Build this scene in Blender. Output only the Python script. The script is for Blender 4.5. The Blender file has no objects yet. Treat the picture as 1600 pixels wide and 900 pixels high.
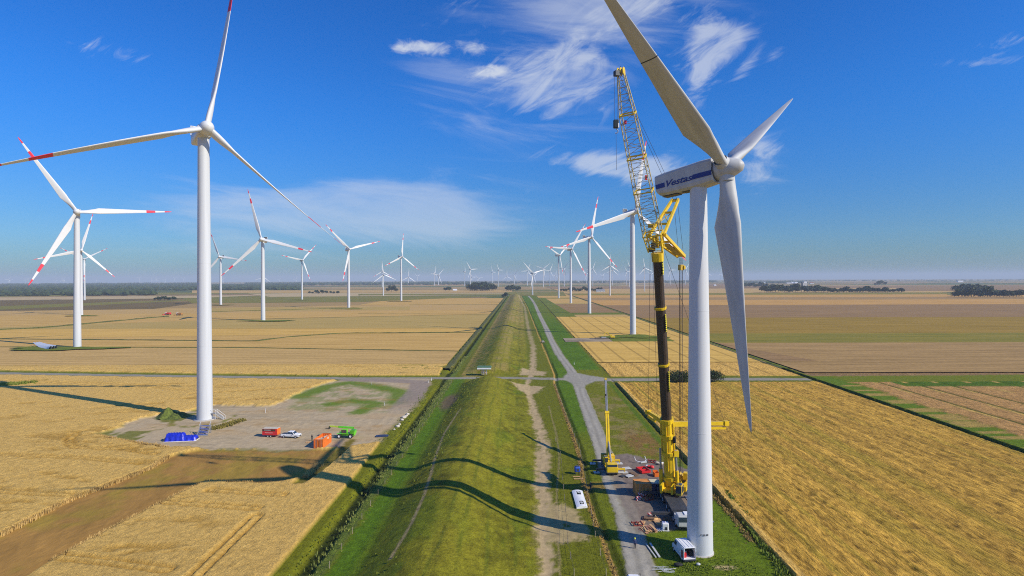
import bpy, bmesh, math, random
import numpy as np
from mathutils import Vector, Matrix, Euler
R=math.radians
random.seed(7)
C=bpy.context.scene.collection
scene=bpy.context.scene

# ------------------------------------------------------------ camera, sky, sun, exposure
F,HC,HY,ROLL=925.0,43.0,435.0,R(.25)      # focal length in px of a 1600 px wide frame, drone height, eye level
cam=bpy.data.cameras.new('camera'); co=bpy.data.objects.new('camera',cam); C.objects.link(co)
co.location=(0,0,HC)
co.rotation_euler=(Matrix.Rotation(R(90),3,'X')@Matrix.Rotation(-ROLL,3,'Z')).to_euler()
cam.sensor_width=36; cam.lens=36*F/1600; cam.shift_y=-(450-HY)/1600
cam.clip_start=1; cam.clip_end=60000
scene.camera=co
SUN_EL,SUN_AZ=34.6,math.degrees(math.atan2(.895,-.45))   # azimuth clockwise from +Y, behind the camera to the right
w=bpy.data.worlds.new('World'); scene.world=w; w.use_nodes=True
scene.view_settings.view_transform='Standard'; scene.view_settings.look='None'
scene.view_settings.exposure=0.1; scene.view_settings.gamma=1
SKY_STRENGTH=.075
def build_world():
    nt=w.node_tree; n=nt.nodes; l=nt.links; n.clear()
    def N(t,**k):
        x=n.new(t)
        for a,b in k.items(): setattr(x,a,b)
        return x
    def val(s,v): s.default_value=v
    def M(op,a,b=None,c=None,clamp=False):
        x=N('ShaderNodeMath',operation=op,use_clamp=clamp)
        for i,q in enumerate((a,b,c)):
            if q is None: continue
            if isinstance(q,(int,float)): x.inputs[i].default_value=q
            else: l.new(q,x.inputs[i])
        return x.outputs[0]
    sky=N('ShaderNodeTexSky',sky_type='NISHITA'); sky.sun_disc=False
    sky.sun_elevation=R(SUN_EL); sky.sun_rotation=R(SUN_AZ)
    sky.altitude=0; sky.air_density=1.0; sky.dust_density=.5; sky.ozone_density=2.2
    tc=N('ShaderNodeTexCoord'); sep=N('ShaderNodeSeparateXYZ'); l.new(tc.outputs['Generated'],sep.inputs[0])
    x,y,z=sep.outputs
    ym=M('MAXIMUM',y,.05)
    u=M('DIVIDE',x,ym); v=M('DIVIDE',z,ym)
    def blob(px,py,rx,ry,ang,wt):
        cu,cv=(px-800)/F,(HY-py)/F; c,s=math.cos(R(ang)),math.sin(R(ang))
        du=M('SUBTRACT',u,cu); dv=M('SUBTRACT',v,cv)
        a=M('MULTIPLY',M('ADD',M('MULTIPLY',du,c),M('MULTIPLY',dv,s)),F/rx)
        b=M('MULTIPLY',M('SUBTRACT',M('MULTIPLY',dv,c),M('MULTIPLY',du,s)),F/ry)
        r2=M('ADD',M('MULTIPLY',a,a),M('MULTIPLY',b,b))
        return M('MULTIPLY',M('EXPONENT',M('MULTIPLY',r2,-1)),wt)
    def layer(blobs,rot,scale,stretch,detail,amp,lo,hi,dist,off):
        tot=None
        for b in blobs:
            q=blob(*b); tot=q if tot is None else M('ADD',tot,q)
        tot=M('MINIMUM',tot,1.15)
        cmb=N('ShaderNodeCombineXYZ'); l.new(u,cmb.inputs[0]); l.new(v,cmb.inputs[1]); val(cmb.inputs[2],off)
        mp=N('ShaderNodeMapping'); l.new(cmb.outputs[0],mp.inputs[0])
        mp.inputs['Rotation'].default_value=(0,0,R(rot))
        mp2=N('ShaderNodeMapping'); l.new(mp.outputs[0],mp2.inputs[0]); mp2.inputs['Scale'].default_value=(scale,scale*stretch,1)
        no=N('ShaderNodeTexNoise'); l.new(mp2.outputs[0],no.inputs['Vector'])
        no.inputs['Scale'].default_value=1; no.inputs['Detail'].default_value=detail; no.inputs['Roughness'].default_value=.62; no.inputs['Distortion'].default_value=dist
        nn=M('MULTIPLY',M('SUBTRACT',no.outputs['Fac'],.5),amp)
        t=M('ADD',tot,nn)
        mr=N('ShaderNodeMapRange',interpolation_type='SMOOTHSTEP'); l.new(t,mr.inputs[0])
        mr.inputs[1].default_value=lo; mr.inputs[2].default_value=hi
        g=N('ShaderNodeMapRange',interpolation_type='SMOOTHSTEP'); l.new(tot,g.inputs[0]); g.inputs[1].default_value=.03; g.inputs[2].default_value=.3
        return M('MULTIPLY',mr.outputs[0],g.outputs[0])
    # soft cirrus veils, fibrous cirrus, small bright puffs
    veil=layer([(560,325,240,46,0,.9),(400,345,250,60,0,.5),(690,345,110,40,-8,.55),(640,300,120,16,-4,.5),(900,60,150,140,0,.6),(720,150,120,80,-30,.35),(960,8,170,40,0,.8),(360,325,120,20,0,.3),(1190,255,50,50,30,.5)],8,3.4,5.5,8,2.2,.2,1.35,.9,3.1)
    fib=layer([(1115,70,52,40,20,1.1),(1090,125,24,62,-16,.75),(1150,62,55,24,20,.6),(1160,120,13,40,-28,.45),(1215,85,14,30,-25,.3),
        (925,255,100,17,-8,.95),(985,262,80,18,0,.7),(1030,275,60,40,0,.55),(870,100,120,60,30,.52),(925,95,55,75,0,.72),(840,140,70,40,-40,.6),(1020,-5,90,35,0,.9),(740,20,70,50,-40,.35),
        (1200,240,40,26,10,.7),(1180,275,26,40,-20,.5),(155,72,55,17,-14,.5),(215,88,30,13,0,.4),(50,60,70,14,-10,.28),(1560,68,70,13,12,.55),(1540,99,62,9,5,.75),(880,300,300,14,0,.2),(700,90,90,30,-35,.3)],-28,7.5,3.0,10,2.8,.34,1.45,1.5,9.3)
    puff=layer([(666,74,46,15,-6,1.15),(628,76,20,10,0,.8),(741,73,27,14,-14,1.1),(766,111,37,13,2,1.5)],0,30,1.5,9,2.2,.5,1.5,.5,5.2)
    cl=M('MULTIPLY',veil,.44)
    f2=M('MULTIPLY',fib,.60)
    cl=M('SUBTRACT',M('ADD',cl,f2),M('MULTIPLY',cl,f2)); pf=M('MULTIPLY',puff,.8)
    cl=M('SUBTRACT',M('ADD',cl,pf),M('MULTIPLY',cl,pf))
    cl=M('MULTIPLY',cl,M('GREATER_THAN',y,0.05))
    hs=N('ShaderNodeHueSaturation'); l.new(sky.outputs[0],hs.inputs['Color']); hs.inputs['Saturation'].default_value=1.28; hs.inputs['Value'].default_value=1.0; hs.inputs['Hue'].default_value=.507
    mix=N('ShaderNodeMixRGB'); l.new(cl,mix.inputs[0]); tn=N('ShaderNodeMixRGB',blend_type='MULTIPLY'); tn.inputs[0].default_value=1; l.new(hs.outputs[0],tn.inputs[1]); l.new(tn.outputs[0],mix.inputs[1])
    lo=N('ShaderNodeMapRange',interpolation_type='SMOOTHSTEP'); l.new(z,lo.inputs[0]); lo.inputs[1].default_value=.0; lo.inputs[2].default_value=.30
    tm=N('ShaderNodeMixRGB'); l.new(lo.outputs[0],tm.inputs[0]); tm.inputs[1].default_value=(.45,.77,1.24,1); tm.inputs[2].default_value=(.33,1.15,1.92,1); l.new(tm.outputs[0],tn.inputs[2]); mix.inputs[2].default_value=(8.6,9.2,10.2,1)
    bg=N('ShaderNodeBackground'); l.new(mix.outputs[0],bg.inputs[0]); bg.inputs[1].default_value=SKY_STRENGTH
    out=N('ShaderNodeOutputWorld'); l.new(bg.outputs[0],out.inputs[0])
build_world()
sl=bpy.data.lights.new('sun','SUN'); sl.energy=4.7; sl.angle=R(.53); sl.color=(1,.89,.72)
so=bpy.data.objects.new('sun',sl); C.objects.link(so)
_sd=Vector((math.sin(R(SUN_AZ))*math.cos(R(SUN_EL)),math.cos(R(SUN_AZ))*math.cos(R(SUN_EL)),math.sin(R(SUN_EL))))
so.rotation_euler=_sd.to_track_quat('Z','Y').to_euler(); so.location=_sd*300
scene.cycles.max_bounces=6; scene.cycles.volume_bounces=0; scene.cycles.diffuse_bounces=3
scene.cycles.use_denoising=False; scene.cycles.use_adaptive_sampling=False; scene.cycles.sample_clamp_indirect=2.5; scene.cycles.pixel_filter_type='BLACKMAN_HARRIS'; scene.cycles.filter_width=1.05

# ------------------------------------------------------------ helpers
RE=7.4e6
def sag(x,y): return -(x*x+y*y)/(2*RE)        # the sea-level plain curves away
_c,_s=math.cos(ROLL),math.sin(ROLL)
def G(px,py,z=0.0):
    """ground point seen at a pixel of the 1600x900 photograph"""
    X=px-800;Y=HY-py; x=X*_c+Y*_s; y=-X*_s+Y*_c
    D=F*(HC-z)/-y
    for _ in range(4): D=F*(HC-z-sag(x*D/F,D))/-y
    return (x*D/F,D)
def hz_at(px,py,D):
    X=px-800;Y=HY-py; return HC+(-X*_s+Y*_c)*D/F
def tag(o,label=None,cat=None,group=None,kind=None):
    if label: o['label']=label
    if cat: o['category']=cat
    if group: o['group']=group
    if kind: o['kind']=kind
    return o
def empty(name,loc,rz=0,label=None,cat=None,group=None):
    o=bpy.data.objects.new(name,None); C.objects.link(o); o.location=loc; o.rotation_euler=(0,0,rz); o.empty_display_size=.5
    return tag(o,label,cat,group)
def link(name,me,parent=None):
    o=bpy.data.objects.new(name,me); C.objects.link(o); o.parent=parent; return o

MATS={}
def mat(name,col,rough=.6,metal=0,var=.12,scale=3.0,bump=0,spec=.4,emit=0,stretch=(1,1,1),col2=None,coord='Object',detail=6):
    if name in MATS: return MATS[name]
    m=bpy.data.materials.new(name); m.use_nodes=True; nt=m.node_tree; n=nt.nodes; l=nt.links
    b=n['Principled BSDF']; b.inputs['Roughness'].default_value=rough; b.inputs['Metallic'].default_value=metal; b.inputs['Specular IOR Level'].default_value=spec
    tc=n.new('ShaderNodeTexCoord'); mp=n.new('ShaderNodeMapping'); mp.inputs['Scale'].default_value=stretch; l.new(tc.outputs[coord],mp.inputs[0])
    no=n.new('ShaderNodeTexNoise'); no.inputs['Scale'].default_value=scale; no.inputs['Detail'].default_value=detail; l.new(mp.outputs[0],no.inputs['Vector'])
    c1=tuple(c*(1-var) for c in col); c2=col2 or tuple(min(1,c*(1+var)) for c in col)
    cr=n.new('ShaderNodeValToRGB'); cr.color_ramp.elements[0].position=.3; cr.color_ramp.elements[1].position=.7
    cr.color_ramp.elements[0].color=(*c1,1); cr.color_ramp.elements[1].color=(*c2,1)
    l.new(no.outputs['Fac'],cr.inputs[0]); l.new(cr.outputs[0],b.inputs['Base Color'])
    if bump:
        bp=n.new('ShaderNodeBump'); bp.inputs['Strength'].default_value=1; bp.inputs['Distance'].default_value=bump; l.new(no.outputs['Fac'],bp.inputs['Height']); l.new(bp.outputs[0],b.inputs['Normal'])
    MATS[name]=m; return m

class MB:
    """mesh builder: collects shapes, then links them as ONE mesh object"""
    def __init__(s): s.v=[];s.f=[];s.m=[];s.sm=[]
    def add(s,vs,fs,mi=0,smooth=False,M=None):
        o=len(s.v)
        for p in vs:
            p=Vector(p); s.v.append(M@p if M else p)
        for f in fs: s.f.append([i+o for i in f]); s.m.append(mi); s.sm.append(smooth)
        return s
    def box(s,c,d,rz=0,mi=0,bev=0,M=None,taper=1.0):
        hx,hy,hz=d[0]/2,d[1]/2,d[2]/2
        if bev>0:
            bm=bmesh.new(); bmesh.ops.create_cube(bm,size=1)
            for v in bm.verts: v.co=Vector((v.co.x*d[0],v.co.y*d[1],v.co.z*d[2]))
            bmesh.ops.bevel(bm,geom=bm.edges[:],offset=bev,segments=2,affect='EDGES',profile=.5)
            vs=[v.co.copy() for v in bm.verts]; fs=[[v.index for v in f.verts] for f in bm.faces]; bm.free()
        else:
            vs=[Vector((x,y,z)) for z in(-hz,hz) for y in(-hy,hy) for x in(-hx,hx)]
            fs=[(0,2,3,1),(4,5,7,6),(0,1,5,4),(2,6,7,3),(0,4,6,2),(1,3,7,5)]
        if taper!=1:
            for v in vs:
                if v.z>0: v.x*=taper; v.y*=taper
        T=Matrix.Translation(c)@Matrix.Rotation(rz,4,'Z')
        if M: T=M@T
        return s.add(vs,fs,mi,False,T)
    def prism(s,pts,y0,y1,mi=0,M=None):
        """polygon in XZ extruded along Y"""
        n=len(pts); vs=[(x,y0,z) for x,z in pts]+[(x,y1,z) for x,z in pts]
        fs=[list(range(n)),list(range(2*n-1,n-1,-1))]+[[i,i+n,(i+1)%n+n,(i+1)%n] for i in range(n)]
        return s.add(vs,fs,mi,False,M)
    def bar(s,a,b,wd,ht=None,mi=0,up=(0,0,1)):
        a,b=Vector(a),Vector(b); ht=ht or wd; z=(b-a); L=z.length; z.normalize(); u=Vector(up)
        x=u.cross(z)
        if x.length<1e-3: x=Vector((1,0,0)).cross(z)
        x.normalize(); y=z.cross(x)
        M=Matrix((x,y,z)).transposed().to_4x4(); M.translation=(a+b)/2
        return s.box((0,0,0),(wd,ht,L),0,mi,0,M)
    def tube(s,a,b,r0,r1=None,n=8,mi=0,cap=True,smooth=True):
        r1=r0 if r1 is None else r1
        a,b=Vector(a),Vector(b); z=(b-a).normalized(); x=z.orthogonal().normalized(); y=z.cross(x)
        vs=[a+(x*math.cos(t)+y*math.sin(t))*r0 for t in [2*math.pi*i/n for i in range(n)]]+[b+(x*math.cos(t)+y*math.sin(t))*r1 for t in [2*math.pi*i/n for i in range(n)]]
        s.add(vs,[[i,(i+1)%n,(i+1)%n+n,i+n] for i in range(n)],mi,smooth)
        if cap: s.add(vs,[list(range(n))[::-1],list(range(n,2*n))],mi,False)
        return s
    def line(s,pts,r,n=5,mi=0):
        for a,b in zip(pts,pts[1:]): s.tube(a,b,r,r,n,mi)
        return s
    def lathe(s,prof,n=24,mi=0,M=None,smooth=True):
        """profile of (radius, z)"""
        vs=[(r*math.cos(2*math.pi*i/n),r*math.sin(2*math.pi*i/n),z) for r,z in prof for i in range(n)]
        fs=[[k*n+i,k*n+(i+1)%n,(k+1)*n+(i+1)%n,(k+1)*n+i] for k in range(len(prof)-1) for i in range(n)]
        return s.add(vs,fs,mi,smooth,M)
    def ball(s,c,r,n=8,mi=0,sq=(1,1,1)):
        prof=[(max(.001,r*math.sin(math.pi*k/n)),-r*math.cos(math.pi*k/n)) for k in range(n+1)]
        return s.lathe(prof,n+2,mi,Matrix.Translation(c)@Matrix.Diagonal((*sq,1)))
    def mesh(s,name,mats):
        me=bpy.data.meshes.new(name); me.from_pydata([tuple(v) for v in s.v],[],s.f)
        for m in (mats if isinstance(mats,(list,tuple)) else [mats]): me.materials.append(m)
        me.polygons.foreach_set('material_index',s.m); me.polygons.foreach_set('use_smooth',s.sm); me.update()
        return me
    def build(s,name,mats,parent=None): return link(name,s.mesh(name,mats),parent)

# numpy value noise
_rng=np.random.RandomState(3); _T=_rng.rand(512,512).astype(np.float32)
def vn(x,y,sc=1.0,o=0):
    x=x/sc+17.3*o+1000; y=y/sc+9.1*o+1000; xi=np.floor(x).astype(int); yi=np.floor(y).astype(int); fx=x-xi; fy=y-yi
    fx=fx*fx*(3-2*fx); fy=fy*fy*(3-2*fy)
    a=_T[xi&511,yi&511]; b=_T[(xi+1)&511,yi&511]; c=_T[xi&511,(yi+1)&511]; d=_T[(xi+1)&511,(yi+1)&511]
    return (a*(1-fx)+b*fx)*(1-fy)+(c*(1-fx)+d*fx)*fy
def fbm(x,y,sc,o=0,n=4):
    t=0;a=.5;tot=0
    for k in range(n): t=t+a*vn(x,y,sc/(2**k),o+k*3); tot+=a; a*=.55
    return t/tot
def ss(a,b,x):
    t=np.clip((x-a)/(b-a),0,1); return t*t*(3-2*t)
def poly_sd(X,Y,pts):
    """signed distance to a polygon, positive inside"""
    d=np.full(X.shape,1e9); ins=np.zeros(X.shape,bool); n=len(pts)
    for i in range(n):
        x0,y0=pts[i]; x1,y1=pts[(i+1)%n]; dx,dy=x1-x0,y1-y0
        t=np.clip(((X-x0)*dx+(Y-y0)*dy)/(dx*dx+dy*dy+1e-9),0,1)
        d=np.minimum(d,np.hypot(X-x0-t*dx,Y-y0-t*dy))
        c=((y0>Y)!=(y1>Y))&(X<dx*(Y-y0)/(dy if abs(dy)>1e-9 else 1e-9)+x0); ins^=c
    return np.where(ins,d,-d)
def line_d(X,Y,pts):
    d=np.full(X.shape,1e9)
    for (x0,y0),(x1,y1) in zip(pts,pts[1:]):
        dx,dy=x1-x0,y1-y0; t=np.clip(((X-x0)*dx+(Y-y0)*dy)/(dx*dx+dy*dy+1e-9),0,1)
        d=np.minimum(d,np.hypot(X-x0-t*dx,Y-y0-t*dy))
    return d
def gp(l): return [G(*p) for p in l]
K=.0145                                   # everything runs along the dyke, which leans 0.0145 to the right

# ------------------------------------------------------------ terrain: shared materials
def land_mat(name,scale,var,bump,fine=6.0,stretch=(1,1,1),rot=0,rough=.95,dist=0):
    """colour comes from the surface's own cover attribute, broken up with noise"""
    m=bpy.data.materials.new(name); m.use_nodes=True; nt=m.node_tree; n=nt.nodes; l=nt.links
    b=n['Principled BSDF']; b.inputs['Roughness'].default_value=rough; b.inputs['Specular IOR Level'].default_value=.12
    at=n.new('ShaderNodeAttribute'); at.attribute_name='cover'
    ge=n.new('ShaderNodeNewGeometry'); mp=n.new('ShaderNodeMapping'); mp.inputs['Scale'].default_value=stretch; mp.inputs['Rotation'].default_value=(0,0,rot); l.new(ge.outputs['Position'],mp.inputs[0])
    n1=n.new('ShaderNodeTexNoise'); n1.inputs['Scale'].default_value=scale; n1.inputs['Detail'].default_value=8; n1.inputs['Roughness'].default_value=.72; n1.inputs['Distortion'].default_value=dist; l.new(mp.outputs[0],n1.inputs['Vector'])
    n2=n.new('ShaderNodeTexNoise'); n2.inputs['Scale'].default_value=fine; n2.inputs['Detail'].default_value=5; n2.inputs['Roughness'].default_value=.75; l.new(mp.outputs[0],n2.inputs['Vector'])
    ad=n.new('ShaderNodeMath'); ad.operation='ADD'; l.new(n1.outputs['Fac'],ad.inputs[0]); l.new(n2.outputs['Fac'],ad.inputs[1])
    mr=n.new('ShaderNodeMapRange'); l.new(ad.outputs[0],mr.inputs[0]); mr.inputs[1].default_value=.72; mr.inputs[2].default_value=1.28; mr.inputs[3].default_value=1-var; mr.inputs[4].default_value=1+var*.75
    mx=n.new('ShaderNodeVectorMath'); mx.operation='SCALE'; l.new(at.outputs['Color'],mx.inputs[0]); l.new(mr.outputs[0],mx.inputs['Scale'])
    l.new(mx.outputs[0],b.inputs['Base Color'])
    bp=n.new('ShaderNodeBump'); bp.inputs['Strength'].default_value=1; bp.inputs['Distance'].default_value=bump; l.new(ad.outputs[0],bp.inputs['Height']); l.new(bp.outputs[0],b.inputs['Normal'])
    return m
LM={'grass':land_mat('grass_cover',.7,.52,.22,2.6),
    'wheat':land_mat('ripe_wheat',.9,.36,.30,3.4),
    'stubble':land_mat('mown_wheat',2.0,.80,.35,4.5,stretch=(1,.13,1),rot=-math.atan(-.0145)),
    'gravel':land_mat('gravel_cover',.6,.24,.04,3.0),
    'earth':land_mat('earth_cover',.3,.22,.08,2.2,stretch=(1,.35,1),rot=R(35))}
col=lambda *a: np.array(a)
WHEAT=col(.71,.455,.122); WHEATD=col(.42,.24,.04); FIELD=col(.64,.375,.06); FGREEN=col(.36,.27,.03)
GB=col(.09,.17,.006); GO=col(.155,.165,.008); GD=col(.05,.07,.006); GY=col(.25,.225,.016); REED=col(.11,.15,.02)
SAND=col(.43,.325,.17); ROAD=col(.36,.335,.27); ROADD=col(.26,.24,.19); PAD=col(.45,.355,.215); HARD=col(.20,.16,.13); DIRT=col(.36,.20,.05); RED=col(.22,.11,.04)
# traced outlines on the ground (from the photograph, turned into metres)
P_PAD=gp([(148,679),(187,668),(217,655),(250,650),(300,643),(337,633),(380,636),(428,634),(452,622),(480,608),(520,597),(550,590),(676,590),(668,612),(645,640),(625,662),(606,680),(598,690),(575,697),(500,704),(400,704),(262,701),(190,690)])
P_PATCH=gp([(470,618),(510,603),(545,596),(585,601),(630,611),(626,628),(606,645),(560,644),(500,645),(445,641)])
L_PGR=gp([(470,620),(510,604),(545,598),(585,603),(628,613),(620,628)]); L_PGR2=gp([(515,632),(545,626),(590,630),(560,645)])
LOD=[gp(l) for l in ([(40,684),(120,672),(215,672),(262,700),(240,716),(130,702),(60,700)],[(190,862),(330,850),(355,866),(300,884),(200,878)],[(130,650),(240,636),(262,641),(190,655)],[(330,628),(420,622),(440,628),(380,632)])]
P_DIRT=gp([(-60,870),(0,838),(110,782),(180,755),(235,733),(262,715),(310,704),(400,702),(480,703),(526,704),(500,728),(477,747),(440,756),(400,759),(323,755),(300,765),(247,792),(165,835),(87,877),(47,902),(-60,970),(-160,1000)])
P_HARD=gp([(952,712),(980,709),(1035,722),(1110,742),(1088,800),(1088,824),(1035,830),(995,834),(975,800),(955,750)])
P_SANDP=gp([(838,792),(872,785),(905,800),(922,825),(916,842),(880,850),(842,845)])
P_JUNC=gp([(889,580),(902,583),(922,587),(950,591),(950,594),(930,596),(917,601),(911,607),(899,604),(892,598),(880,593),(880,590)])
P_TOPS=gp([(796,600),(850,604),(843,612),(828,618),(812,612)])
P_TOPN=gp([(815,576),(853,581),(851,587),(812,586)])
L_TRACK=gp([(550,688),(520,718),(490,742),(468,757)])
L_TRK2=gp([(466,759),(440,790),(417,814)])
L_SHEEP=gp([(610,900),(640,850),(662,800),(672,765),(680,730),(693,690),(720,650)])
L_CROSS=gp([(-150,577),(0,583.3),(160,586),(320,588.4),(470,590.4),(560,591.5),(700,591),(800,590.5),(905,593),(960,593.5),(1130,592.5),(1350,592.5),(1600,590.5),(1800,589)])
roadpx=[(1035,960),(1004,900),(978,800),(957,750),(941,700),(922,650),(903,600),(893,580),(873,553),(861,530),(851,508),(843,492),(836,476),(831,468)]
rp=sorted((G(*p)[1],G(*p)[0]) for p in roadpx); RY=[a for a,b in rp]; RX=[b for a,b in rp]
pathpx=[(862,960),(858,900),(851,850),(848,800),(845,750),(850,700),(842,667),(832,633),(824,612),(822,603),(832,583),(834,565),(833,540),(827,520),(823,500),(820,480),(812,466)]
pp=sorted((G(*p)[1],G(*p)[0]) for p in pathpx); PY=[a for a,b in pp]; PX=[b for a,b in pp]
drypx=[(975,960),(962,900),(955,880),(940,840),(925,800),(912,755),(905,712),(893,675),(880,640),(866,600),(866,585),(856,560),(850,545),(840,520),(832,500),(824,480)]
dp=sorted((G(*p)[1],G(*p)[0]) for p in drypx); DY=[a for a,b in dp]; DX=[b for a,b in dp]
TRAM=[gp(l) for l in ([(-60,770),(0,772),(50,775),(108,778)],[(255,789),(330,794),(400,799)],[(90,875),(180,885),(260,896)],[(0,714),(120,719),(215,727)],[(110,690),(112,700),(130,703),(200,705),(240,712)],
      [(118,680),(109,688),(108,697),(118,703)],[(305,905),(345,865),(400,812)],[(60,601),(250,609),(290,612)],[(0,596),(300,606)],[(300,618),(480,607)],[(150,640),(250,632)],[(330,770),(440,778)])]
def terrain(s,Y,part):
    """height, colour and cover class for points s (across the dyke) and Y"""
    X=s+K*Y
    n1=fbm(X,Y,6,1); n2=fbm(X,Y,1.6,5); n3=fbm(X,Y,22,9); nf=vn(X,Y,.55,21); nfy=fbm(X,Y/3.5,1.5,33)
    z=.10*(n1-.5)+.10*(n2-.5)
    colr=GO[None,None,:]*(0.75+.5*n3)[...,None]; cls=np.zeros(X.shape,int)
    def put(c,m,k=None):
        nonlocal colr
        c=np.asarray(c); colr=colr*(1-m[...,None])+(c if c.ndim==3 else c[None,None,:])*m[...,None]
        if k is not None: cls[m>.5]=k
    jit=(n2-.5)*1.6+(nf-.5)*.9
    yc=np.interp(X,[p[0] for p in L_CROSS],[p[1] for p in L_CROSS])
    north=Y>yc
    # --- dyke
    cut=ss(9,19,np.abs(Y-yc+ -1.0))
    lft=np.interp(s,[-26,-24,-20.5,-17.5,-14.5,-11.5,-9,-2,3.5],[0,.3,1.9,3.05,3.7,3.7,3.1,.75,0]); lfn=np.interp(s,[-28,-25,-16.5,-14,-11.5,-9.5,-2,3.5],[0,.3,2.9,3.5,3.5,3.1,.75,0]); lft=np.where(Y>262,lfn,lft)
    hum=1+.05*(fbm(X,Y,17,3)-.5)
    dz=lft*cut*hum; z=z+dz
    ondyke=ss(-26,-24.5,s+jit*.5+np.where(Y>262,2.5,0))*(1-ss(2.5,4.5,s+jit*.8))
    dc=GO[None,None,:]*(1-n3[...,None])+GY[None,None,:]*n3[...,None]
    spotty=ss(.50,.66,fbm(X,Y,3.2,41)); dc=dc*(1-.30*spotty[...,None]); tus=ss(.55,.75,vn(X,Y/1.5,.9,43)); dc=dc*(1.06-.24*tus[...,None]); gsp=ss(.55,.7,fbm(X,Y/3,6,45)); dc=dc*(1-gsp[...,None]*.4)+GB*.95*gsp[...,None]*.4; z=z+.05*tus
    put(dc,ondyke,1)
    crest=ss(-15.5,-13,s+jit)*(1-ss(-8,-4.5,s+jit)); put(GY*1.02,crest*(.30+.45*n1)*ondyke)
    # far north the dyke top is dry and pale
    fa=ss(330,650,Y); put(col(.36,.25,.085),ondyke*fa*ss(.3,.6,n1)*.75); put(col(.36,.25,.08),ondyke*north*ss(-28.5,-27,s)*(1-ss(-19,-16,s))*ss(.3,.6,n2)*.7); put(col(.30,.22,.08),ondyke*north*ss(-15,-12,s)*(1-ss(-8,-4,s))*ss(.35,.6,n1)*.6)
    brt=ss(-29.2,-28,s+jit)*(1-ss(-24.2,-22.5,s+jit)); put(GB,brt*(~north),0); put(GD*.8+GO*.6,brt*north*.8*(s<-26.5),0)
    herb=ss(-23.2,-21.5,s+jit*1.5)*(1-ss(-17.2,-16.2,s+jit*.6)); put(GD*1.5*(.7+.7*n2)[...,None]+GB*.15,herb*(.15+.75*ss(.42,.62,fbm(X,Y,4,47)))*(1-.6*fa)); put(GO,ss(-26,-24,s)*(1-ss(-18,-16,s))*.35*(~north))
    # cut faces show brown earth
    bare=ss(8,11,np.abs(Y-yc))*(1-ss(17,21,np.abs(Y-yc)))*ss(-21,-18,s)*(1-ss(-17,-15,s)); put(RED*1.2,bare*ss(.45,.6,n2)*.8)
    hoof=ss(.70,.78,vn(X,Y*1.0,1.7,51))*ondyke*fa; put(GD*1.6,hoof*.5)
    # faint grazing paths along the dyke
    for so_,wd in ((-9.2,.28),(-5.5,.25),(-12.3,.22),(-1.0,.3)):
        dd=np.abs(s-so_-1.3*(fbm(X*0+7,Y,30,int(abs(so_)*3))-.5)*2); put(GD*1.7,(1-ss(wd*.6,wd*1.6,dd))*.5*ss(.3,.6,n1)*ondyke)
    put(SAND*.95,(1-ss(.12,.42,line_d(X,Y,L_SHEEP)+ (nf-.5)*.2))*.8)
    put(col(.16,.10,.07),(1-ss(.5,1.2,np.hypot((X-gx4)/3.2,(Y-gy4)/15)+jit*.25))*.8)
    # --- left ditch with reeds, olive verge
    reed=ss(-32.2,-31.2,s+jit*.6)*(1-ss(-29.4,-28.4,s+jit*.6)); put(REED*(.7+.7*n2)[...,None],reed,0)
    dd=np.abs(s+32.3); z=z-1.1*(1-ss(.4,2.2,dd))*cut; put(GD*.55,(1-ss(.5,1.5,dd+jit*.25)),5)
    ver=ss(-37.5,-36,s)*(1-ss(-33.8,-33,s+jit*.5)); put(GO*1.05,ver*.8)
    # --- right of the dyke
    px_=np.interp(Y,PY,PX); dd=np.abs(X-px_+(fbm(X*0,Y,7,61)-.5)*1.2); wp=np.interp(Y,[90,150,240,300,800],[1.35,1.8,1.05,1.7,1.5])
    flat=ss(2.5,5,s)
    put(GO*.95,flat*(1-ss(300,500,Y)*.3)*(.9),0)
    mp=(1-ss(wp*.6,wp*1.35,dd+jit*.9))*(1-.55*ss(.5,.62,n2)*(dd>wp*.35))*(1-.35*ss(300,420,Y))
    mp=np.maximum(mp,ss(-.6,.8,poly_sd(X,Y,P_SANDP)+jit*1.5)*.8*ss(.38,.5,fbm(X,Y,2.4,71)+.12))
    mp=np.maximum(mp,ss(-.8,1.0,poly_sd(X,Y,P_TOPS)+jit*1.2)); mp=np.maximum(mp,ss(-.8,1.0,poly_sd(X,Y,P_TOPN)+jit))
    dr=np.interp(Y,DY,DX); d2=X-dr
    rx=np.interp(Y,RY,RX); d3=X-rx
    bright=ss(.3,1.0,d2)*ss(1.8,2.6,-d3+0*d3)*ss(150,172,Y+jit*5); put(GB*(.75+.5*n1)[...,None],bright*.93,0)
    low=ss(.3,1.0,d2)*ss(1.8,2.6,-d3)*(1-ss(150,172,Y+jit*5)); put(GO*.8+GB*.3,low*.8)
    put(WHEATD*.9+SAND*.2,(1-ss(.25,.6,np.abs(d2)+jit*.25))*ss(.25,.45,n1+.1)*.9)
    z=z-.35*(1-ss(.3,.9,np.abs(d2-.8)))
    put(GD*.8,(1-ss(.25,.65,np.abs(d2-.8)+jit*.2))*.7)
    put(SAND*(.85+.3*nf)[...,None],mp,4); z=z-.05*mp
    fen=np.abs(X-dr+np.interp(Y,[86,130,160],[8.0,5.2,4.4]))
    put(SAND*.8,(1-ss(.08,.3,fen))*.55*(Y<200))
    # between road and right field: rough grass, reddish patch
    rr=ss(2.0,2.8,d3)*(1-ss(36.5,38,s)); put(GO*1.05,rr*.9,0)
    rp_=np.hypot((X-gx1)/5.5,(Y-gy1)/16); put(RED*1.15,rr*(1-ss(.5,1.15,rp_+jit*.3))*ss(.38,.55,n2+.1)*.75)
    put(col(.30,.22,.09),rr*ss(.48,.62,fbm(X,Y,5,81))*.55*(Y>135)*(~north))
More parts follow.
